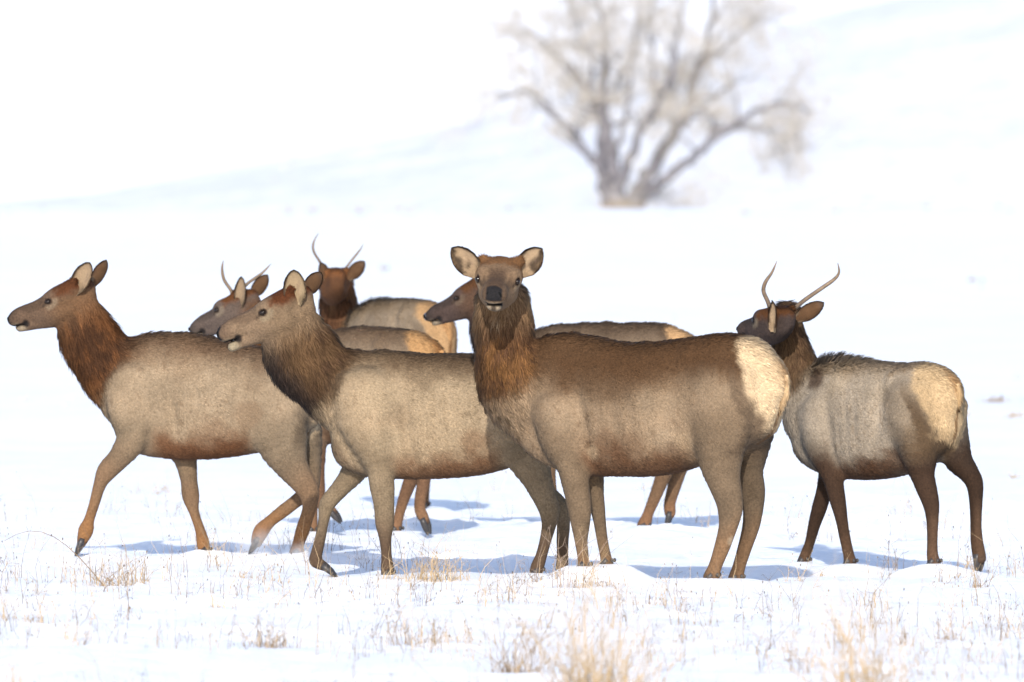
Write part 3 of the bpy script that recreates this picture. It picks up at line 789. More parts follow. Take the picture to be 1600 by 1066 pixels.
ELK.append(dict(seed=41, tint=dict(far_hind=.7, far_fore=.85), Y=64.6, yaw=40, h=.009, hairs=65000, mane=.06,
    label='pale grey spike bull elk walking away at the right end of the herd',
    torso=[(1252, 606, 692, .10), (1272, 572, 727, .165), (1302, 563, 745, .205), (1340, 563, 752, .235), (1380, 566, 750, .24), (1418, 566, 738, .235), (1446, 563, 720, .215), (1468, 574, 700, .17), (1482, 600, 678, .10)],
    neck=[(1268, 648, 0, 52, .14), (1254, 612, 0, 48, .125), (1242, 570, 0, 38, .108), (1234, 535, 0, 31, .096), (1231, 508, 0, 27, .09), (1230, 490, 0, 25, .085)],
    throat_sign=-1, throat_w=.3, nh=.2, nb0=.26, nb1=.1, lb0=.05, lb1=.24, dorsal_lo=.82, dorsal_hi=1.0, dorsal_w=.6, rump_b=.14, rim=.9,
    spots=[(1405, 640, 48, 'dorsal', .35), (1430, 690, 30, 'dorsal', .4), (1300, 620, 40, 'pale', .14), (1350, 610, 34, 'pale', .12), (1257, 590, 20, 'throat', .85), (1385, 720, 24, 'belly', .7), (1340, 735, 20, 'belly', .4), (1300, 590, 30, 'rump', .15)],
    pal=dict(tan=(.40, .335, .26), dorsal=(.19, .125, .07), neck=(.10, .06, .036), neck2=(.15, .095, .055), crown=(.095, .042, .019), face=(.075, .055, .05), cheek=(.06, .045, .04), bridge=(.05, .04, .036), leg=(.06, .036, .024), shank=(.13, .078, .05), belly=(.09, .042, .022), rump=(.78, .58, .36)),
    head=dict(size=1.05, nose=(1159, 512, 0, .30), poll=(1230, 499, 0, -.02), lat=(-.72, -.62, .05)),
    ears=[dict(base=(1208, 516, 0, -.05), tip=(1206, 468, 0, -.08), open=(-.85, -.55, 0), w=22), dict(base=(1247, 498, 0, .1), tip=(1289, 472, 0, .12), open=(.1, .95, .0), w=25)],
    antlers=[dict(pts=[(1205, 487, 0, .03), (1200, 472, 0, .03), (1193, 455, 0, .02), (1196, 441, 0, .0), (1206, 426, 0, -.02), (1214, 408, 0, -.05)]),
             dict(pts=[(1234, 488, 0, .12), (1241, 482, 0, .13), (1260, 467, 0, .17), (1283, 451, 0, .2), (1304, 436, 0, .2), (1311, 425, 0, .18), (1309, 411, 0, .15)])],
    rump=[(1420, 568), (1432, 600), (1445, 625), (1456, 655), (1463, 690), (1466, 712)], tail=[(1476, 600), (1485, 636)],
    legs=[('near_fore', dict(b=.11, st=[(1283, 640, 42, .09), (1287, 690, 36, .09), (1295, 722, 26, .075), (1302, 750, 18, .054), (1309, 782, 13.5, .043), (1315, 811, 10.5, .036), (1320, 839, 9.5, .031), (1326, 866, 9.5, .031), (1328, 876, 10.5, .034), (1329, 890, 11, .034)])),
          ('far_fore', dict(b=-.11, st=[(1292, 650, 34, .09), (1298, 700, 26, .08), (1296, 735, 19, .06), (1288, 766, 14.5, .046), (1281, 792, 12.5, .04), (1273, 818, 10.5, .035), (1266, 846, 8.5, .031), (1259, 866, 9, .031), (1256, 875, 9.5, .034), (1252, 887, 10, .034)])),
          ('near_hind', dict(b=.12, st=[(1422, 620, 48, .10), (1430, 670, 44, .11), (1436, 708, 33, .095), (1441, 740, 22, .065), (1449, 767, 17, .05), (1455, 788, 14, .042), (1457, 812, 10.5, .035), (1457, 843, 9, .031), (1457, 866, 9.5, .032), (1459, 876, 10.5, .035), (1461, 890, 12, .036)])),
          ('far_hind', dict(b=-.12, st=[(1478, 636, 38, .10), (1484, 685, 31, .095), (1497, 718, 24, .072), (1513, 738, 19, .054), (1523, 756, 14.5, .045), (1525, 783, 11.5, .037), (1525, 816, 10, .032), (1526, 842, 10.5, .032), (1529, 862, 11, .036), (1533, 882, 11, .034)], up=True, toe=(.1, .1, -.95)))]))
ELK.append(dict(seed=53, Y=70.5, yaw=35, h=.011, hairs=30000, hrad=.0018,
    label='spike bull elk half hidden behind the dark-necked cow, grey face and antlers showing',
    torso=[(442, 570, 645, .09), (462, 532, 670, .15), (500, 517, 690, .195), (550, 511, 700, .225), (600, 510, 700, .235), (640, 514, 690, .22), (664, 524, 672, .19), (680, 545, 650, .1)],
    neck=[(462, 600, 0, 48, .14), (440, 570, 0, 44, .125), (422, 540, 0, 38, .11), (408, 510, 0, 32, .10), (397, 488, 0, 28, .085)],
    throat_sign=-1, throat_w=.3, nh=.1, lb0=.1, lb1=.35, dorsal_lo=.7, rump_b=.13,
    pal=dict(tan=(.30, .23, .165), crown=(.12, .05, .022), face=(.13, .10, .085), cheek=(.13, .098, .08), bridge=(.075, .06, .052), neck2=(.15, .07, .03), rump=(.60, .36, .18), leg=(.19, .11, .068), shank=(.26, .15, .09)),
    head=dict(nose=(300, 513, .1), poll=(392, 468, 0), ),
    ears=[dict(base=(374, 480, .07), tip=(377, 431, .16), open=(-.5, -.85, .05), w=22), dict(base=(397, 460, -.07), tip=(419, 428, -.16), open=(.0, .9, .1), w=22)],
    antlers=[dict(pts=[(363, 464, .06), (361, 454, .065), (350, 437, .09), (347, 420, .12), (349, 407, .14)], r=.012),
             dict(pts=[(374, 458, -.06), (387, 443, -.10), (408, 428, -.16), (424, 412, -.22)], r=.011)],
    rump=[(622, 515), (634, 530), (648, 560), (660, 600), (668, 640), (672, 660)], tail=[(684, 548), (690, 590)],
    legs=[('near_fore', dict(b=.1, st=[(478, 610, 38, .09), (486, 660, 30, .08), (494, 700, 18, .06), (497, 735, 12, .044), (499, 765, 9.5, .037), (500, 785, 9, .034), (509, 794, 8, .03), (517, 797, 8, .03), (526, 806, 7, .03)], up=True, toe=(.75, 0, -.65))),
          ('far_fore', dict(b=-.1, st=[(480, 620, 34, .09), (482, 680, 24, .08), (484, 720, 15, .05), (486, 755, 10.5, .04), (488, 785, 9, .034), (489, 808, 8, .03), (489, 822, 8, .03), (488, 839, 8.5, .032)])),
          ('near_hind', dict(b=.11, st=[(640, 600, 46, .10), (650, 650, 38, .10), (657, 695, 26, .085), (662, 727, 17, .055), (662, 752, 11.5, .042), (657, 778, 10, .036), (656, 796, 9.5, .032), (661, 808, 9, .034), (669, 823, 6, .03)], up=True, toe=(.45, 0, -.88))),
          ('far_hind', dict(b=-.11, st=[(655, 610, 40, .10), (662, 660, 32, .095), (658, 705, 22, .075), (648, 735, 15, .052), (638, 760, 11, .042), (629, 785, 9.5, .034), (623, 808, 8.5, .031), (620, 822, 9, .033), (617, 838, 9, .033)]))]))
ELK.append(dict(seed=67, Y=76, yaw=52, h=.011, hairs=34000, hrad=.0018, mane=.03,
    ring=0, label='farthest spike bull elk seen from behind, its head turned away',
    torso=[(556, 520, 612, .10), (566, 482, 640, .16), (590, 467, 655, .20), (618, 467, 660, .225), (645, 465, 655, .225), (666, 466, 640, .205), (682, 478, 620, .17), (692, 505, 595, .1)],
    neck=[(560, 565, 0, 42, .13), (548, 530, 0, 36, .115), (533, 497, 0, 31, .125), (528, 468, 0, 30, .125), (527, 446, 0, 27, .115)],
    throat_sign=-1, throat_w=.2, nh=.1, nb0=.2, nb1=.1, dorsal_lo=.85, dorsal_w=.6, lb0=.1, lb1=.3, rump_b=.12, rim=.9,
    pal=dict(tan=(.30, .235, .17), dorsal=(.2, .14, .085), neck=(.12, .06, .034), neck2=(.19, .10, .05), crown=(.19, .085, .04), face=(.125, .062, .034), cheek=(.125, .062, .034), bridge=(.125, .062, .034), leg=(.1, .06, .04), shank=(.2, .12, .07), rump=(.62, .40, .22)),
    head=dict(nose=(512, 456, 0, .44), poll=(526, 438, 0, .0), lat=(-.98, -.1, 0)),
    ears=[dict(base=(511, 436, 0, .05), tip=(499, 409, 0, .03), open=(-.6, .75, .0), w=20), dict(base=(545, 434, 0, .05), tip=(571, 407, 0, .05), open=(.25, .95, .1), w=22)],
    antlers=[dict(pts=[(512, 428, 0, .08), (501, 411, 0, .06), (491, 395, 0, .04), (489, 384, 0, .02), (492, 374, 0, .0), (498, 364, 0, -.02)], r=.0095),
             dict(pts=[(537, 426, 0, .08), (540, 420, 0, .1), (548, 409, 0, .12), (556, 399, 0, .12), (563, 390, 0, .1), (568, 381, 0, .1)], r=.009)],
    rump=[(641, 464), (650, 492), (662, 510), (671, 530), (676, 560), (680, 600)], tail=[(694, 500), (697, 535)],
    legs=[('near_fore', dict(b=.1, st=[(584, 600, 30, .09), (586, 650, 22, .08), (588, 690, 14, .055), (590, 725, 10, .04), (591, 750, 8, .034), (592, 775, 7, .03), (592, 790, 8, .033), (592, 804, 8, .033)])),
          ('far_fore', dict(b=-.1, st=[(600, 600, 28, .09), (601, 650, 20, .08), (602, 690, 13, .055), (602, 725, 9, .04), (602, 750, 8, .034), (602, 775, 7, .03), (602, 787, 8, .033), (602, 799, 8, .033)])),
          ('near_hind', dict(b=.11, st=[(655, 560, 40, .10), (655, 610, 34, .10), (655, 650, 24, .085), (656, 685, 16, .055), (660, 708, 11, .044), (659, 735, 9, .034), (658, 765, 8, .031), (657, 785, 8, .033), (656, 804, 8.5, .034)])),
          ('far_hind', dict(b=-.11, st=[(688, 560, 34, .10), (688, 610, 28, .10), (680, 650, 20, .08), (672, 685, 14, .055), (672, 708, 10, .044), (667, 735, 8.5, .034), (664, 765, 8, .031), (663, 783, 8, .033), (662, 799, 8.5, .034)]))]))
ELK.append(dict(seed=79, Y=71.9, yaw=10, h=.011, hairs=34000, hrad=.0018,
    label='dark-faced elk mostly hidden behind the one facing the camera, nose pointing left',
    torso=[(806, 560, 645, .09), (825, 525, 672, .16), (862, 506, 692, .205), (910, 503, 702, .235), (970, 504, 702, .245), (1018, 503, 695, .24), (1052, 510, 680, .21), (1076, 530, 660, .155), (1090, 560, 640, .08)],
    neck=[(822, 592, 0, 56, .14), (800, 566, 0, 50, .125), (780, 535, 0, 44, .11), (768, 505, 0, 40, .10), (760, 482, 0, 36, .09)],
    throat_sign=-1, throat_w=.7, nh=.1, ring=.2, lb0=.1, lb1=.4, dorsal_lo=.72, dorsal_w=.9,
    pal=dict(tan=(.28, .21, .15), dorsal=(.085, .058, .04), neck=(.075, .045, .03), neck2=(.12, .07, .04), throat=(.035, .03, .034), face=(.085, .06, .052), cheek=(.12, .07, .045), crown=(.10, .048, .024), bridge=(.045, .036, .033), leg=(.19, .12, .075), shank=(.24, .135, .08), rump=(.70, .45, .25)),
    head=dict(nose=(665, 493, .05), poll=(762, 449, 0)),
    ears=[dict(tip=(797, 424, .12), open=(-.1, -1, .1), w=22), dict(tip=(806, 432, -.12), open=(0, .9, .1), w=22)],
    rump=[(1030, 503), (1040, 530), (1050, 570), (1060, 610), (1064, 640)], tail=[(1092, 556), (1096, 600)],
    legs=[('near_fore', dict(b=.11, st=[(850, 620, 40, .09), (850, 670, 30, .08), (854, 710, 19, .06), (858, 745, 13, .046), (861, 770, 10, .038), (864, 792, 8, .031), (866, 812, 8, .03), (866, 818, 9, .033), (866, 831, 9, .033)])),
          ('far_fore', dict(b=-.11, st=[(880, 620, 36, .09), (885, 670, 26, .08), (889, 710, 17, .06), (892, 745, 12, .046), (895, 770, 10, .038), (898, 790, 8, .031), (900, 806, 8, .03), (901, 814, 9, .033), (901, 826, 9, .033)])),
          ('near_hind', dict(b=.12, st=[(1048, 600, 50, .10), (1050, 650, 45, .105), (1047, 695, 31, .085), (1042, 727, 18, .055), (1033, 752, 12.5, .043), (1023, 778, 10.5, .036), (1013, 802, 9.5, .032), (1009, 814, 10.5, .034), (1001, 831, 11, .035)])),
          ('far_hind', dict(b=-.12, st=[(1062, 610, 44, .10), (1068, 660, 36, .10), (1068, 705, 22, .075), (1062, 735, 14, .052), (1055, 756, 11.5, .042), (1049, 776, 10.5, .036), (1046, 790, 10, .033), (1047, 800, 9.5, .034), (1046, 815, 7, .03)], up=True, toe=(-.1, 0, -.99)))]))
# ------------------------------------------------------------------ build order: animals are measured first so that the snow can meet their feet
# ------------------------------------------------------------------ setting
def base_h(x, y):
    return 2.15 * sst(80, 400, y) + 0 * x

def feet_h(x, y):
    h = np.zeros_like(x); w = np.zeros_like(x) + 1e-6
    for fx, fy, fz in FEET:
        k = np.exp(-((x - fx) ** 2 + ((y - fy) / 1.5) ** 2) / .22 ** 2)
        h += k * (fz + .035); w += k
    return h / np.maximum(w, 1.0) if len(FEET) else h

_tr = np.random.default_rng(12)
TRACKS = []
for k in range(9):                                        # hoof prints: the herd has been milling about
    tx, ty, an = _tr.uniform(-4, 5), _tr.uniform(57, 74), _tr.normal(0, .35)
    for j in range(16):
        TRACKS.append((tx + j * .33 * math.cos(an) + _tr.normal(0, .05), ty + j * .33 * math.sin(an) + .14 * (-1) ** j + _tr.normal(0, .05), _tr.uniform(.07, .11), _tr.uniform(.03, .07)))
def ground_z(x, y):
    x = np.atleast_1d(np.asarray(x, float)); y = np.atleast_1d(np.asarray(y, float))
    P = np.stack([x, y * .45, 0 * x], 1)
    near = sst(140, 90, y)
    b = (vnoise(P, .35, 1) - .5) * .10 + (vnoise(P, 1.1, 2) - .5) * .055
    b2 = (vnoise(np.stack([x, y, 0 * x], 1), 3.3, 3) - .5) * .03 + (vnoise(np.stack([x, y, 0 * x], 1), 8, 4) - .5) * .013
    far = (vnoise(P, .06, 5) - .5) * .5 * sst(90, 250, y)
    fm = np.zeros_like(x)
    for fx, fy, fz in FEET: fm = np.maximum(fm, np.exp(-((x - fx) ** 2 + ((y - fy) / 1.5) ** 2) / .3 ** 2))
    wide = 3.0 * sst(30, 300, np.abs(x)) * 0
    z = base_h(x, y) + (b + b2 * near) * (1 - fm) + far + wide
    z = z - 2.2 * sst(412, 470, y)
    for tx, ty, tr, td in TRACKS:
        m = (np.abs(x - tx) < .3) & (np.abs(y - ty) < .4)
        if m.any():
            q = ((x[m] - tx) / tr) ** 2 + ((y[m] - ty) / (tr * 1.4)) ** 2
            z[m] += td * (-np.exp(-q) + .45 * np.exp(-(np.sqrt(q) - 1.5) ** 2 * 3))
    return z + feet_h(x, y)

def axis(dense0, dense1, step, lo, hi, grow):
    a = list(np.arange(dense0, dense1 + step / 2, step))
    s = step
    while a[-1] < hi: s *= grow; a.append(a[-1] + s)
    s = step
    while a[0] > lo: s *= grow; a.insert(0, a[0] - s)
    return np.array(a)

def snow_mat(name, lo=(.84, .865, .90), hi=(.90, .905, .915)):
    m, nt, b = new_mat(name)
    tc = nt.nodes.new('ShaderNodeTexCoord')
    n = nt.nodes.new('ShaderNodeTexNoise'); n.inputs['Scale'].default_value = 9; n.inputs['Detail'].default_value = 8; n.inputs['Roughness'].default_value = .65
    nt.links.new(tc.outputs['Object'], n.inputs['Vector'])
    n2 = nt.nodes.new('ShaderNodeTexNoise'); n2.inputs['Scale'].default_value = .7; n2.inputs['Detail'].default_value = 6
    nt.links.new(tc.outputs['Object'], n2.inputs['Vector'])
    r = nt.nodes.new('ShaderNodeValToRGB')
    r.color_ramp.elements[0].position = .3; r.color_ramp.elements[0].color = (*lo, 1)
    r.color_ramp.elements[1].position = .6; r.color_ramp.elements[1].color = (*hi, 1)
    nt.links.new(n2.outputs['Fac'], r.inputs['Fac'])
    nt.links.new(r.outputs['Color'], b.inputs['Base Color'])
    bp = nt.nodes.new('ShaderNodeBump'); bp.inputs['Strength'].default_value = .6; bp.inputs['Distance'].default_value = .03
    nt.links.new(n.outputs['Fac'], bp.inputs['Height']); nt.links.new(bp.outputs['Normal'], b.inputs['Normal'])
    b.inputs['Roughness'].default_value = .6; b.inputs['Specular IOR Level'].default_value = .25
    return m
M_SNOW = snow_mat('snow')
M_SNOW_SHADED = snow_mat('snow_shaded', (.625, .632, .648), (.755, .76, .775))  # darker snow for the spur: its shade is painted into the colour

def sheet(name, xs, ys, zf, mat, label):
    Xg, Yg = np.meshgrid(xs, ys, indexing='ij')
    Z = zf(Xg.ravel(), Yg.ravel())
    V = np.stack([Xg.ravel(), Yg.ravel(), Z], 1)
    i = np.arange(len(xs) - 1)[:, None] * len(ys) + np.arange(len(ys) - 1)[None]
    i = i.ravel()
    Q = np.stack([i, i + len(ys), i + len(ys) + 1, i + 1], 1)
    o = mesh_obj(name, V, Q, mat)
    return tag(o, label, None, None, 'structure')

for sp in ELK: make_elk(sp)

sheet('snow_field', axis(-4.4, 4.4, .05, -380, 380, 1.12), axis(44, 78, .06, -40, 480, 1.05), ground_z, M_SNOW, 'white snow covered field the herd walks on')

def hill_z(x, y):                                        # the big hillside that fills the background
    P = np.stack([x, y, 0 * x], 1)
    r = 430 + 0 * x
    rise = np.maximum(y - 620, 0)
    return -2 + .085 * rise * sst(620, 700, y) + (vnoise(P, .012, 11) - .5) * 3 * sst(640, 800, y) + (vnoise(P, .09, 12) - .5) * .7 * sst(620, 700, y)
sheet('snowy_hillside', axis(-120, 120, 3, -1500, 1500, 1.18), axis(600, 1000, 4, 440, 1900, 1.1), hill_z, M_SNOW, 'bright snow covered hillside behind everything')

def swell_z(x, y):                                       # the lower spur; the colour of its snow carries the shade
    P = np.stack([x, y, 0 * x], 1)
    crest = np.interp(x, [-200, -60, -27, -18.6, -13.5, -8.4, -1.7, 7, 17, 30, 60, 300], [0, .8, 2.4, 3.6, 4.5, 5.5, 6.9, 9.6, 12.6, 15.5, 18, 22])
    crest = crest + (vnoise(P, .15, 23) - .5) * .7
    a = sst(430, 600, y) * sst(760, 605, y)
    return -3 + (np.maximum(crest, .4) + 3) * a ** .7 + (vnoise(P, .08, 21) - .5) * .5 * a + (vnoise(P, .3, 22) - .5) * .16 * a
sheet('snowy_spur', axis(-60, 90, 1.2, -400, 500, 1.2), axis(430, 640, 2.5, 425, 765, 1.2), swell_z, M_SNOW_SHADED, 'low snow covered spur in pale blue shade behind the lone tree')

# ------------------------------------------------------------------ the lone tree
M_BARK = plain('bark', (.14, .135, .15), .9, .1, .35, 3, None, .5)
M_TWIG = hair_mat('twigs', False, .9, .05)
def frame_pt(px, py, Y):
    return np.array([(px - 800) * Y / PX, Y, CAM_H - (py - HOR) * Y / PX])
def lone_tree():
    rng = np.random.default_rng(5)
    Y = 398.0
    root = frame_pt(968, 336, Y); root[2] = ground_z(root[0], root[1])[0] - .05
    t = bpy.data.objects.new('bare_tree', None); COL.objects.link(t); t.location = root
    tag(t, 'lone leafless cottonwood tree with several spreading stems standing on the far edge of the field', 'tree')
    def pt(px, py, dy): return frame_pt(px, py, Y + dy) - root + np.array([0, 0, 0])
    stems = [  # (points, base radius)
        ([(952, 336, 0), (942, 290, -.3), (938, 262, -.6), (915, 235, -1.0), (885, 200, -1.6), (862, 172, -2.2), (838, 150, -2.6), (808, 143, -3), (775, 160, -3.3)], .22),
        ([(958, 336, .2), (946, 290, .4), (939, 240, .5), (940, 190, .8), (920, 150, 1.2), (890, 112, 1.6), (858, 78, 2.2), (835, 55, 2.8), (815, 50, 3.2)], .25),
        ([(962, 336, -.2), (962, 290, 0), (957, 245, .4), (948, 200, .6), (942, 140, 1), (945, 80, 1.4), (938, 20, 1.6), (930, -50, 1.8)], .34),
        ([(966, 336, 0), (972, 280, -.5), (990, 232, -1), (1008, 195, -1.4), (1030, 155, -1.6), (1046, 120, -1.8), (1060, 60, -2), (1072, -20, -2.2)], .24),
        ([(982, 336, 0), (1000, 298, .3), (1028, 252, .6), (1050, 212, 1.0), (1072, 170, 1.4), (1085, 120, 1.8), (1105, 70, 2.2), (1115, 0, 2.4), (1120, -60, 2.6)], .34),
        ([(986, 336, .3), (1012, 300, -.2), (1060, 265, -.8), (1105, 225, -1.4), (1145, 195, -1.8), (1185, 172, -2.2), (1225, 165, -2.6), (1268, 178, -3)], .24),
        ([(984, 336, -.3), (1010, 312, -.6), (1035, 307, -.9), (1060, 325, -1.1)], .08),
        ([(1050, 212, 1.0), (1085, 180, .4), (1120, 150, 0), (1160, 120, -.3)], .13),
        ([(957, 245, .4), (975, 190, -.2), (985, 130, -.5), (990, 60, -.8), (1000, -10, -1)], .12),
        ([(1030, 155, -1.6), (1020, 100, -1), (1015, 40, -.6), (1020, -20, -.4)], .10),
        ([(1085, 120, 1.8), (1130, 75, 1.4), (1165, 45, 1.2), (1200, 10, 1)], .10),
        ([(920, 150, 1.2), (925, 100, .6), (905, 50, .2), (890, 0, 0)], .10),
        ([(1105, 225, -1.4), (1150, 198, -.8), (1195, 200, -.5), (1225, 225, -.2)], .08)]
    segs = []
    for i, (p, r) in enumerate(stems):
        P = catmull(np.array([pt(*q) for q in p]), 6)
        P[1:] += rng.normal(0, .05, (len(P) - 1, 3))
        R = r * (1 - .86 * np.linspace(0, 1, len(P)) ** .8)
        if i < 6: P[0, 2] -= .3
        V, F = tube(P, R, 8)
        mesh_obj('trunk' if i < 6 else 'limb', V, F, M_BARK, t)
        segs.append((P, R))
    # boughs and twigs, grown from the stems
    bough = MB(); tw = []
    def grow(p, d, r, ln, lev):
        n = 6; P = [p]; dd = d.copy()
        for k in range(n):
            dd = unit(dd + rng.normal(0, .18, 3) + np.array([0, 0, .10 - .05 * lev]))
            P.append(P[-1] + dd * ln / n)
        P = np.array(P); R = np.linspace(r, r * .35, n + 1)
        if lev < 2:
            V, F = tube(P, R, 5, False); bough.add(V, F)
        else:
            tw.append((P, np.maximum(R * .8, .0045)))
        if lev < 4:
            for k in range((5, 5, 6, 4)[lev]):
                j = rng.integers(2, n + 1)
                nd = unit(unit(P[j] - P[j - 1]) + rng.normal(0, .62, 3))
                grow(P[j], nd, R[j] * .7, ln * rng.uniform(.45, .75), lev + 1)
    for i, (P, R) in enumerate(segs):
        m = len(P)
        cnt = 15 if i < 6 else 10
        for k in range(cnt):
            j = int(m * (.34 + .64 * (k + rng.random()) / cnt)); j = min(j, m - 1)
            d = unit(unit(P[j] - P[j - 1]) + rng.normal(0, .6, 3))
            grow(P[j], d, max(.02, R[j] * .45), rng.uniform(1.0, 2.0), 1)
    bough.build('branches', M_BARK, t)['kind'] = 'stuff'
    cv = bpy.data.hair_curves.new('crown')
    cv.add_curves([7] * len(tw))
    cv.attributes['position'].data.foreach_set('vector', np.concatenate([a for a, b in tw]).astype(np.float32).ravel())
    a = cv.attributes.new('radius', 'FLOAT', 'POINT'); a.data.foreach_set('value', np.concatenate([b for a_, b in tw]).astype(np.float32))
    c = np.tile(np.array([.43, .395, .35, 1]), (len(tw), 1)); c[:, :3] *= rng.uniform(.7, 1.25, (len(tw), 1))
    a = cv.attributes.new('col', 'FLOAT_COLOR', 'CURVE'); a.data.foreach_set('color', c.astype(np.float32).ravel())
    cv.materials.append(M_TWIG)
    o = bpy.data.objects.new('crown', cv); COL.objects.link(o); o.parent = t; o['kind'] = 'stuff'
    print('twigs', len(tw))
lone_tree()

# ------------------------------------------------------------------ dry grass and weeds
M_GRASS = plain('dry_stems', (.5, .4, .25), .75, .15, 0, 20, 'col')
STRAW, RUST, GREY = np.array((.36, .265, .155)), np.array((.19, .135, .085)), np.array((.14, .105, .08))
def on_ground(px, py):
    Y = 62.0
    for _ in range(30):
        X = (px - 800) * Y / PX
        z = ground_z(X, Y)[0]
        Yn = (CAM_H - z) * PX / max(py - HOR, 8)
        Y = .5 * Y + .5 * Yn
    return np.array([(px - 800) * Y / PX, Y, ground_z((px - 800) * Y / PX, Y)[0]])
def blade(mb, p, h, lean, col, r, rng, side=0, head=False):
    a = rng.uniform(0, 2 * math.pi)
    d = np.array([math.cos(a), math.sin(a), 0]) * lean
    n = 5
    k = np.linspace(0, 1, n)
    b = rng.normal(0, .06 * h, (n, 3)); b[0] = 0; b[:, 2] *= .2
    P = p + np.array([0, 0, -.02]) + np.outer(k, (0, 0, h)) * (1 - .25 * lean * lean) + np.outer(k ** 1.7, d * h) + b * k[:, None]
    V, F = tube(P, r * (1 - .75 * k), 3, False)
    mb.add(V, F, col)
    if head:
        uv, fv = sphere(5, 4); mb.add(uv * np.array((.5, .5, 1)) * r * 3.2 + P[-1], fv, col * .55)
    for _ in range(side):
        j = rng.integers(1, n - 1)
        q = P[j]; dd = unit(rng.normal(0, 1, 3) * np.array((1, 1, .3)) + np.array((0, 0, .8)))
        L = h * rng.uniform(.15, .35)
        V, F = tube(np.array([q, q + dd * L * .5 + rng.normal(0, .01, 3), q + dd * L]), np.array([r * .6, r * .5, r * .25]), 3, False)
        mb.add(V, F, col * rng.uniform(.8, 1.15))
TUFTS = [  # px, py of the foot, width px, height px, stems, kind, look
    (172, 917, 80, 66, 90, 'rust', 'brown wiry tuft in front of the striding cow with a long arched stem'),
    (215, 912, 40, 60, 40, 'straw', 'straw tuft beside the brown wiry tuft below the striding cow'),
    (45, 972, 74, 60, 60, 'straw', 'thin straw tuft near the left edge in the snow'),
    (420, 1012, 74, 76, 90, 'rust', 'brownish tuft alone in the snow below the cow with a dark neck'),
    (345, 950, 40, 50, 24, 'straw', 'small straw tuft right of the brown wiry tuft in open snow'),
    (400, 905, 110, 36, 60, 'straw', 'low straw tuft beside the hind feet of the striding cow'),
    (690, 908, 84, 84, 130, 'straw', 'tall straw tuft right of the planted foreleg of the dark-necked cow'),
    (600, 905, 26, 50, 18, 'straw', 'few straw stems crossing the planted foreleg of the dark-necked cow'),
    (650, 906, 50, 50, 46, 'straw', 'shorter straw tuft touching the taller one by the dark-necked cow'),
    (660, 1006, 90, 58, 80, 'rust', 'brownish spiky tuft in open snow below the tall straw tuft'),
    (712, 1004, 50, 56, 26, 'straw', 'straw tuft beside the brownish spiky one in open snow'),
    (806, 1056, 74, 100, 110, 'rust', 'blurred brown tuft low in front left of the big straw clump'),
    (925, 1105, 110, 235, 330, 'straw', 'big tall blurred straw clump in front of the staring elk'),
    (1340, 1110, 96, 210, 290, 'straw', 'big blurred straw clump in front of the spike bull on the right'),
    (1530, 918, 34, 46, 44, 'rust', 'dark brown tuft below the lifted hind foot of the grey spike bull'),
    (850, 912, 60, 90, 34, 'weed', 'branched pale weed crossing the hind feet of the dark-necked cow'),
    (905, 918, 80, 95, 40, 'weed', 'branched straw weed around the forefeet of the staring elk'),
    (940, 915, 50, 60, 26, 'straw', 'thin straw tuft behind the weed at the staring elk forefeet'),
    (1020, 940, 14, 44, 7, 'weed', 'small dark forked weed right of the staring elk forefeet'),
    (1265, 990, 8, 40, 4, 'weed', 'single dark twig standing right of the big straw clump'),
    (1480, 1000, 60, 50, 24, 'weed', 'grey branched weed in open snow below the grey bull'),
    (1415, 1010, 60, 40, 20, 'weed', 'grey low weed left of another grey branched weed'),
    (12, 1075, 36, 70, 34, 'straw', 'blurred straw tuft cut by the lower left corner'),
    (240, 772, 54, 26, 40, 'straw', 'pale low tuft in the snow behind the striding cow'),
    (772, 768, 24, 44, 16, 'straw', 'pale thin tuft under the belly of the dark-necked cow'),
    (1553, 628, 46, 12, 110, 'rust', 'flat brown patch of grass far behind on the right'),
    (1584, 652, 34, 12, 80, 'straw', 'flat pale patch of grass at the right edge far behind'),
    (1240, 836, 24, 8, 26, 'straw', 'tiny pale tuft between the staring elk and the grey bull'),
    (600, 424, 12, 5, 26, 'rust', 'tiny brown tuft far behind the farthest bull'),
    (1524, 410, 16, 4, 26, 'rust', 'tiny dark tuft far away on the right of the field'),
    (1480, 915, 70, 26, 40, 'straw', 'low straw tuft under the near hind foot of the grey bull'),
    (1250, 908, 40, 44, 16, 'straw', 'sparse straw stems at the forward foot of the grey bull'),
    (1290, 900, 40, 22, 26, 'straw', 'low straw tuft between the forefeet of the grey bull'),
    (1110, 905, 30, 40, 8, 'straw', 'few thin stems before the near hind foot of the staring elk'),
    (975, 1072, 70, 90, 30, 'straw', 'sparse blurred straw right of the big tall clump'),
    (330, 868, 30, 44, 26, 'straw', 'straw tuft around the planted forefoot of the striding cow'),
]
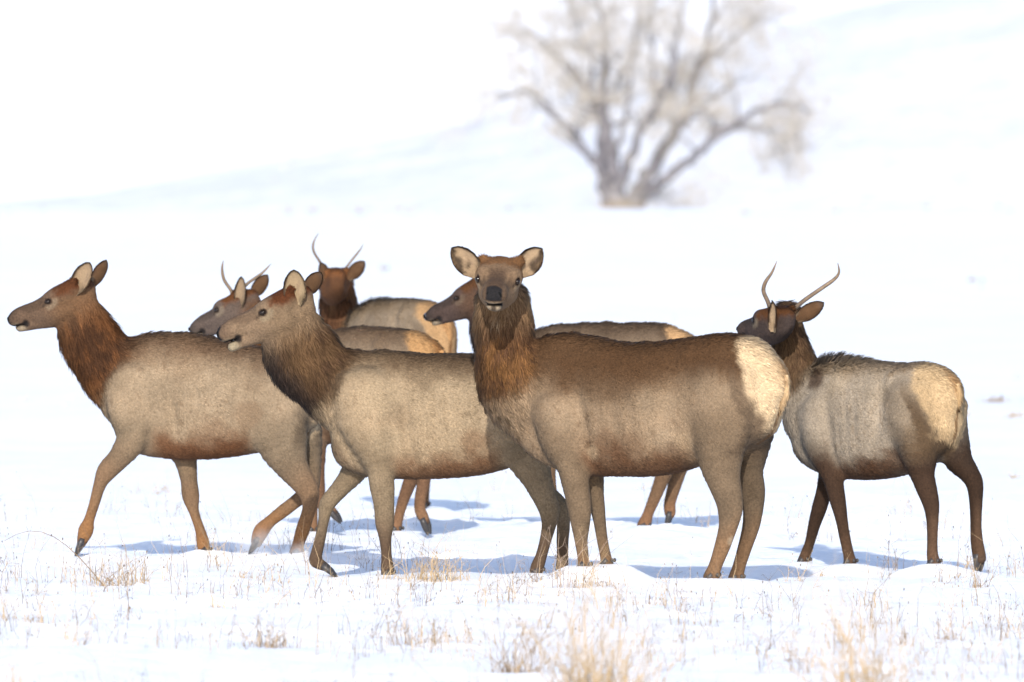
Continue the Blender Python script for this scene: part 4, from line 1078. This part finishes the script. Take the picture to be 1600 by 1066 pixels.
def tufts():
    rng = np.random.default_rng(77)
    for px, py, w, h, n, kind, look in TUFTS:
        c = on_ground(px, py)
        s = PX / c[1]
        mb = MB()
        base = dict(straw=STRAW, rust=RUST, weed=GREY * 1.5)[kind]
        for k in range(int(n * .8)):
            q = c + np.array([rng.normal(0, .33) * w / s, rng.normal(0, .33) * min(w / s, .3) * 1.2, 0])
            q[2] = ground_z(q[0], q[1])[0]
            hh = h / s * (.15 + rng.random() ** 2.0) * 1.1
            col = base * rng.uniform(.65, 1.25) if rng.random() > .25 else STRAW * rng.uniform(.7, 1.2)
            blade(mb, q, hh, abs(rng.normal(0, .62 if kind != 'weed' else .35)), col, rng.uniform(.0012, .0026) * max(1, (c[1] / 68) ** 2), rng, {'straw': 1, 'rust': 1, 'weed': 4}[kind] if rng.random() < .7 else 0, rng.random() < .12)
        if 'arched' in look:
            e = np.array([-.55, .1, .30])
            k = np.linspace(0, 1, 9)[:, None]
            P = c + np.array([-.03, 0, 0]) + k * e * np.array((1, 1, 0)) + np.array([0, 0, 1.]) * (np.sin(k * 2.2) * .30)
            V, F = tube(P, np.linspace(.0028, .0012, 9), 4, False); mb.add(V, F, RUST)
        o = bpy.data.objects.new('grass_tuft', None); COL.objects.link(o); o.location = c
        mb.V = [v - c for v in mb.V]
        mb.build('stems', M_GRASS, o, (0, 0, 0), False)['kind'] = 'stuff'
        tag(o, look, 'grass tuft', 'dry grass tufts sticking out of the snow')
    # scattered stems nobody could count
    mb = MB()
    for k in range(2600):
        y = 44 + 34 * rng.random() ** 1.25
        half = 800 * y / PX * 1.25
        x = rng.uniform(-half, half)
        dn = vnoise(np.array([[x, y * .6, 0]]), .8, 31)[0]
        if dn < .44 or y > 66 and rng.random() < .6: continue
        p = np.array([x, y, ground_z(x, y)[0]])
        base = (STRAW, RUST, GREY)[rng.choice(3, p=(.45, .25, .3))]
        for m in range(rng.integers(1, 5)):
            q = p + np.array([rng.normal(0, .05), rng.normal(0, .05), 0])
            blade(mb, q, rng.uniform(.05, .2) if rng.random() < .85 else rng.uniform(.2, .36), abs(rng.normal(0, .4)), base * rng.uniform(.7, 1.2), rng.uniform(.0012, .0022), rng, rng.integers(0, 3), rng.random() < .3)
    o = mb.build('dry_grass', M_GRASS, None, (0, 0, 0), False)
    tag(o, 'thin scattered dry stems sticking out of the snow', 'grass', None, 'stuff')
tufts()

# ------------------------------------------------------------------ far sagebrush and the snow kicked up by moving feet
def sagebrush():
    rng = np.random.default_rng(3)
    mb = MB()
    def bush(p, r, n, col):
        for k in range(n):
            d = unit(rng.normal(0, 1, 3) * np.array((1, 1, .5)) + np.array((0, 0, .7)))
            V, F = tube(np.array([p, p + d * r * .6 + rng.normal(0, .06 * r, 3), p + d * r]), np.array([.03, .025, .008]) * r * 1.6, 3, False)
            mb.add(V, F, col * rng.uniform(.7, 1.3))
    for k in range(120):
        y = 82 + 240 * rng.random() ** 1.6; x = rng.uniform(-.05, .05) * y * 1.2
        if vnoise(np.array([[x * .5, y * .1, 0]]), .6, 41)[0] < .5: continue
        bush(np.array([x, y, ground_z(x, y)[0]]), rng.uniform(.03, .09), 9, np.array((.42, .34, .24)))
    for k in range(46):
        y = rng.uniform(330, 412); x = rng.uniform(-8, 30) * y / 400 if k < 34 else rng.uniform(-20, 8)
        bush(np.array([x, y, ground_z(x, y)[0]]), rng.uniform(.12, .3), 12, np.array((.33, .28, .24)))
    for k in range(110):
        x, y = rng.uniform(-60, 60), rng.uniform(660, 900)
        bush(np.array([x, y, hill_z(np.array([x]), np.array([y]))[0]]), rng.uniform(.25, .6), 10, np.array((.42, .40, .38)))
    for k in range(70):
        x, y = rng.uniform(-30, 40), rng.uniform(470, 600)
        bush(np.array([x, y, swell_z(np.array([x]), np.array([y]))[0]]), rng.uniform(.12, .35), 10, np.array((.42, .40, .38)))
    c = frame_pt(968, 336, 396.5); c[2] = ground_z(c[0], c[1])[0]
    o = mb.build('sagebrush', M_GRASS, None, (0, 0, 0), False)
    tag(o, 'faint low brush dotted over the far snow', 'brush', None, 'stuff')
    mb = MB()
    for k in range(200):
        p = c + np.array([rng.normal(.1, .42), rng.normal(0, .3), 0]); p[2] = ground_z(p[0], p[1])[0]
        blade(mb, p, rng.uniform(.2, .55), abs(rng.normal(0, .3)), STRAW * rng.uniform(.5, .9), .011, rng)
    t = bpy.data.objects.new('grass_tuft', None); COL.objects.link(t); t.location = c
    mb.V = [v - c for v in mb.V]
    mb.build('stems', M_GRASS, t, (0, 0, 0), False)['kind'] = 'stuff'
    tag(t, 'tan grass clump round the foot of the lone leafless tree', 'grass tuft', 'dry grass tufts sticking out of the snow')
sagebrush()

def spray():
    m = bpy.data.materials.new('kicked_snow'); m.use_nodes = True
    nt = m.node_tree; nt.nodes.remove(nt.nodes['Principled BSDF'])
    v = nt.nodes.new('ShaderNodeVolumePrincipled'); v.inputs['Color'].default_value = (.97, .97, .98, 1)
    tc = nt.nodes.new('ShaderNodeTexCoord')
    sub = nt.nodes.new('ShaderNodeVectorMath'); sub.operation = 'SUBTRACT'; sub.inputs[1].default_value = (.5, .5, .5)
    nt.links.new(tc.outputs['Generated'], sub.inputs[0])
    ln = nt.nodes.new('ShaderNodeVectorMath'); ln.operation = 'LENGTH'; nt.links.new(sub.outputs[0], ln.inputs[0])
    mr = nt.nodes.new('ShaderNodeMapRange'); mr.inputs['From Min'].default_value = .48; mr.inputs['From Max'].default_value = .05
    mr.interpolation_type = 'SMOOTHSTEP'; nt.links.new(ln.outputs['Value'], mr.inputs['Value'])
    n = nt.nodes.new('ShaderNodeTexNoise'); n.inputs['Scale'].default_value = 9; n.inputs['Detail'].default_value = 4
    nt.links.new(tc.outputs['Object'], n.inputs['Vector'])
    nr = nt.nodes.new('ShaderNodeMapRange'); nr.inputs['From Min'].default_value = .38; nr.inputs['From Max'].default_value = .7; nr.inputs['To Max'].default_value = 9
    nt.links.new(n.outputs['Fac'], nr.inputs['Value'])
    mu = nt.nodes.new('ShaderNodeMath'); mu.operation = 'MULTIPLY'
    nt.links.new(mr.outputs['Result'], mu.inputs[0]); nt.links.new(nr.outputs['Result'], mu.inputs[1])
    nt.links.new(mu.outputs[0], v.inputs['Density'])
    nt.links.new(v.outputs['Volume'], nt.nodes['Material Output'].inputs['Volume'])
    uv, fv = sphere(16, 10)
    for px, py, Y, rx, rz in ((402, 846, 66.6, .20, .17), (462, 866, 66.3, .17, .11), (1534, 868, 65.3, .17, .22), (1462, 884, 64.5, .12, .07), (622, 832, 70.6, .14, .12)):
        s = PX / Y
        c = ((px - 800) / s, Y, CAM_H - (py - HOR) / s)
        o = mesh_obj('snow_spray', uv * np.array((rx, .16, rz)), fv, m, None, c)
        tag(o, 'puff of powder snow kicked up by a moving hind foot', 'snow', None, 'stuff')
spray()
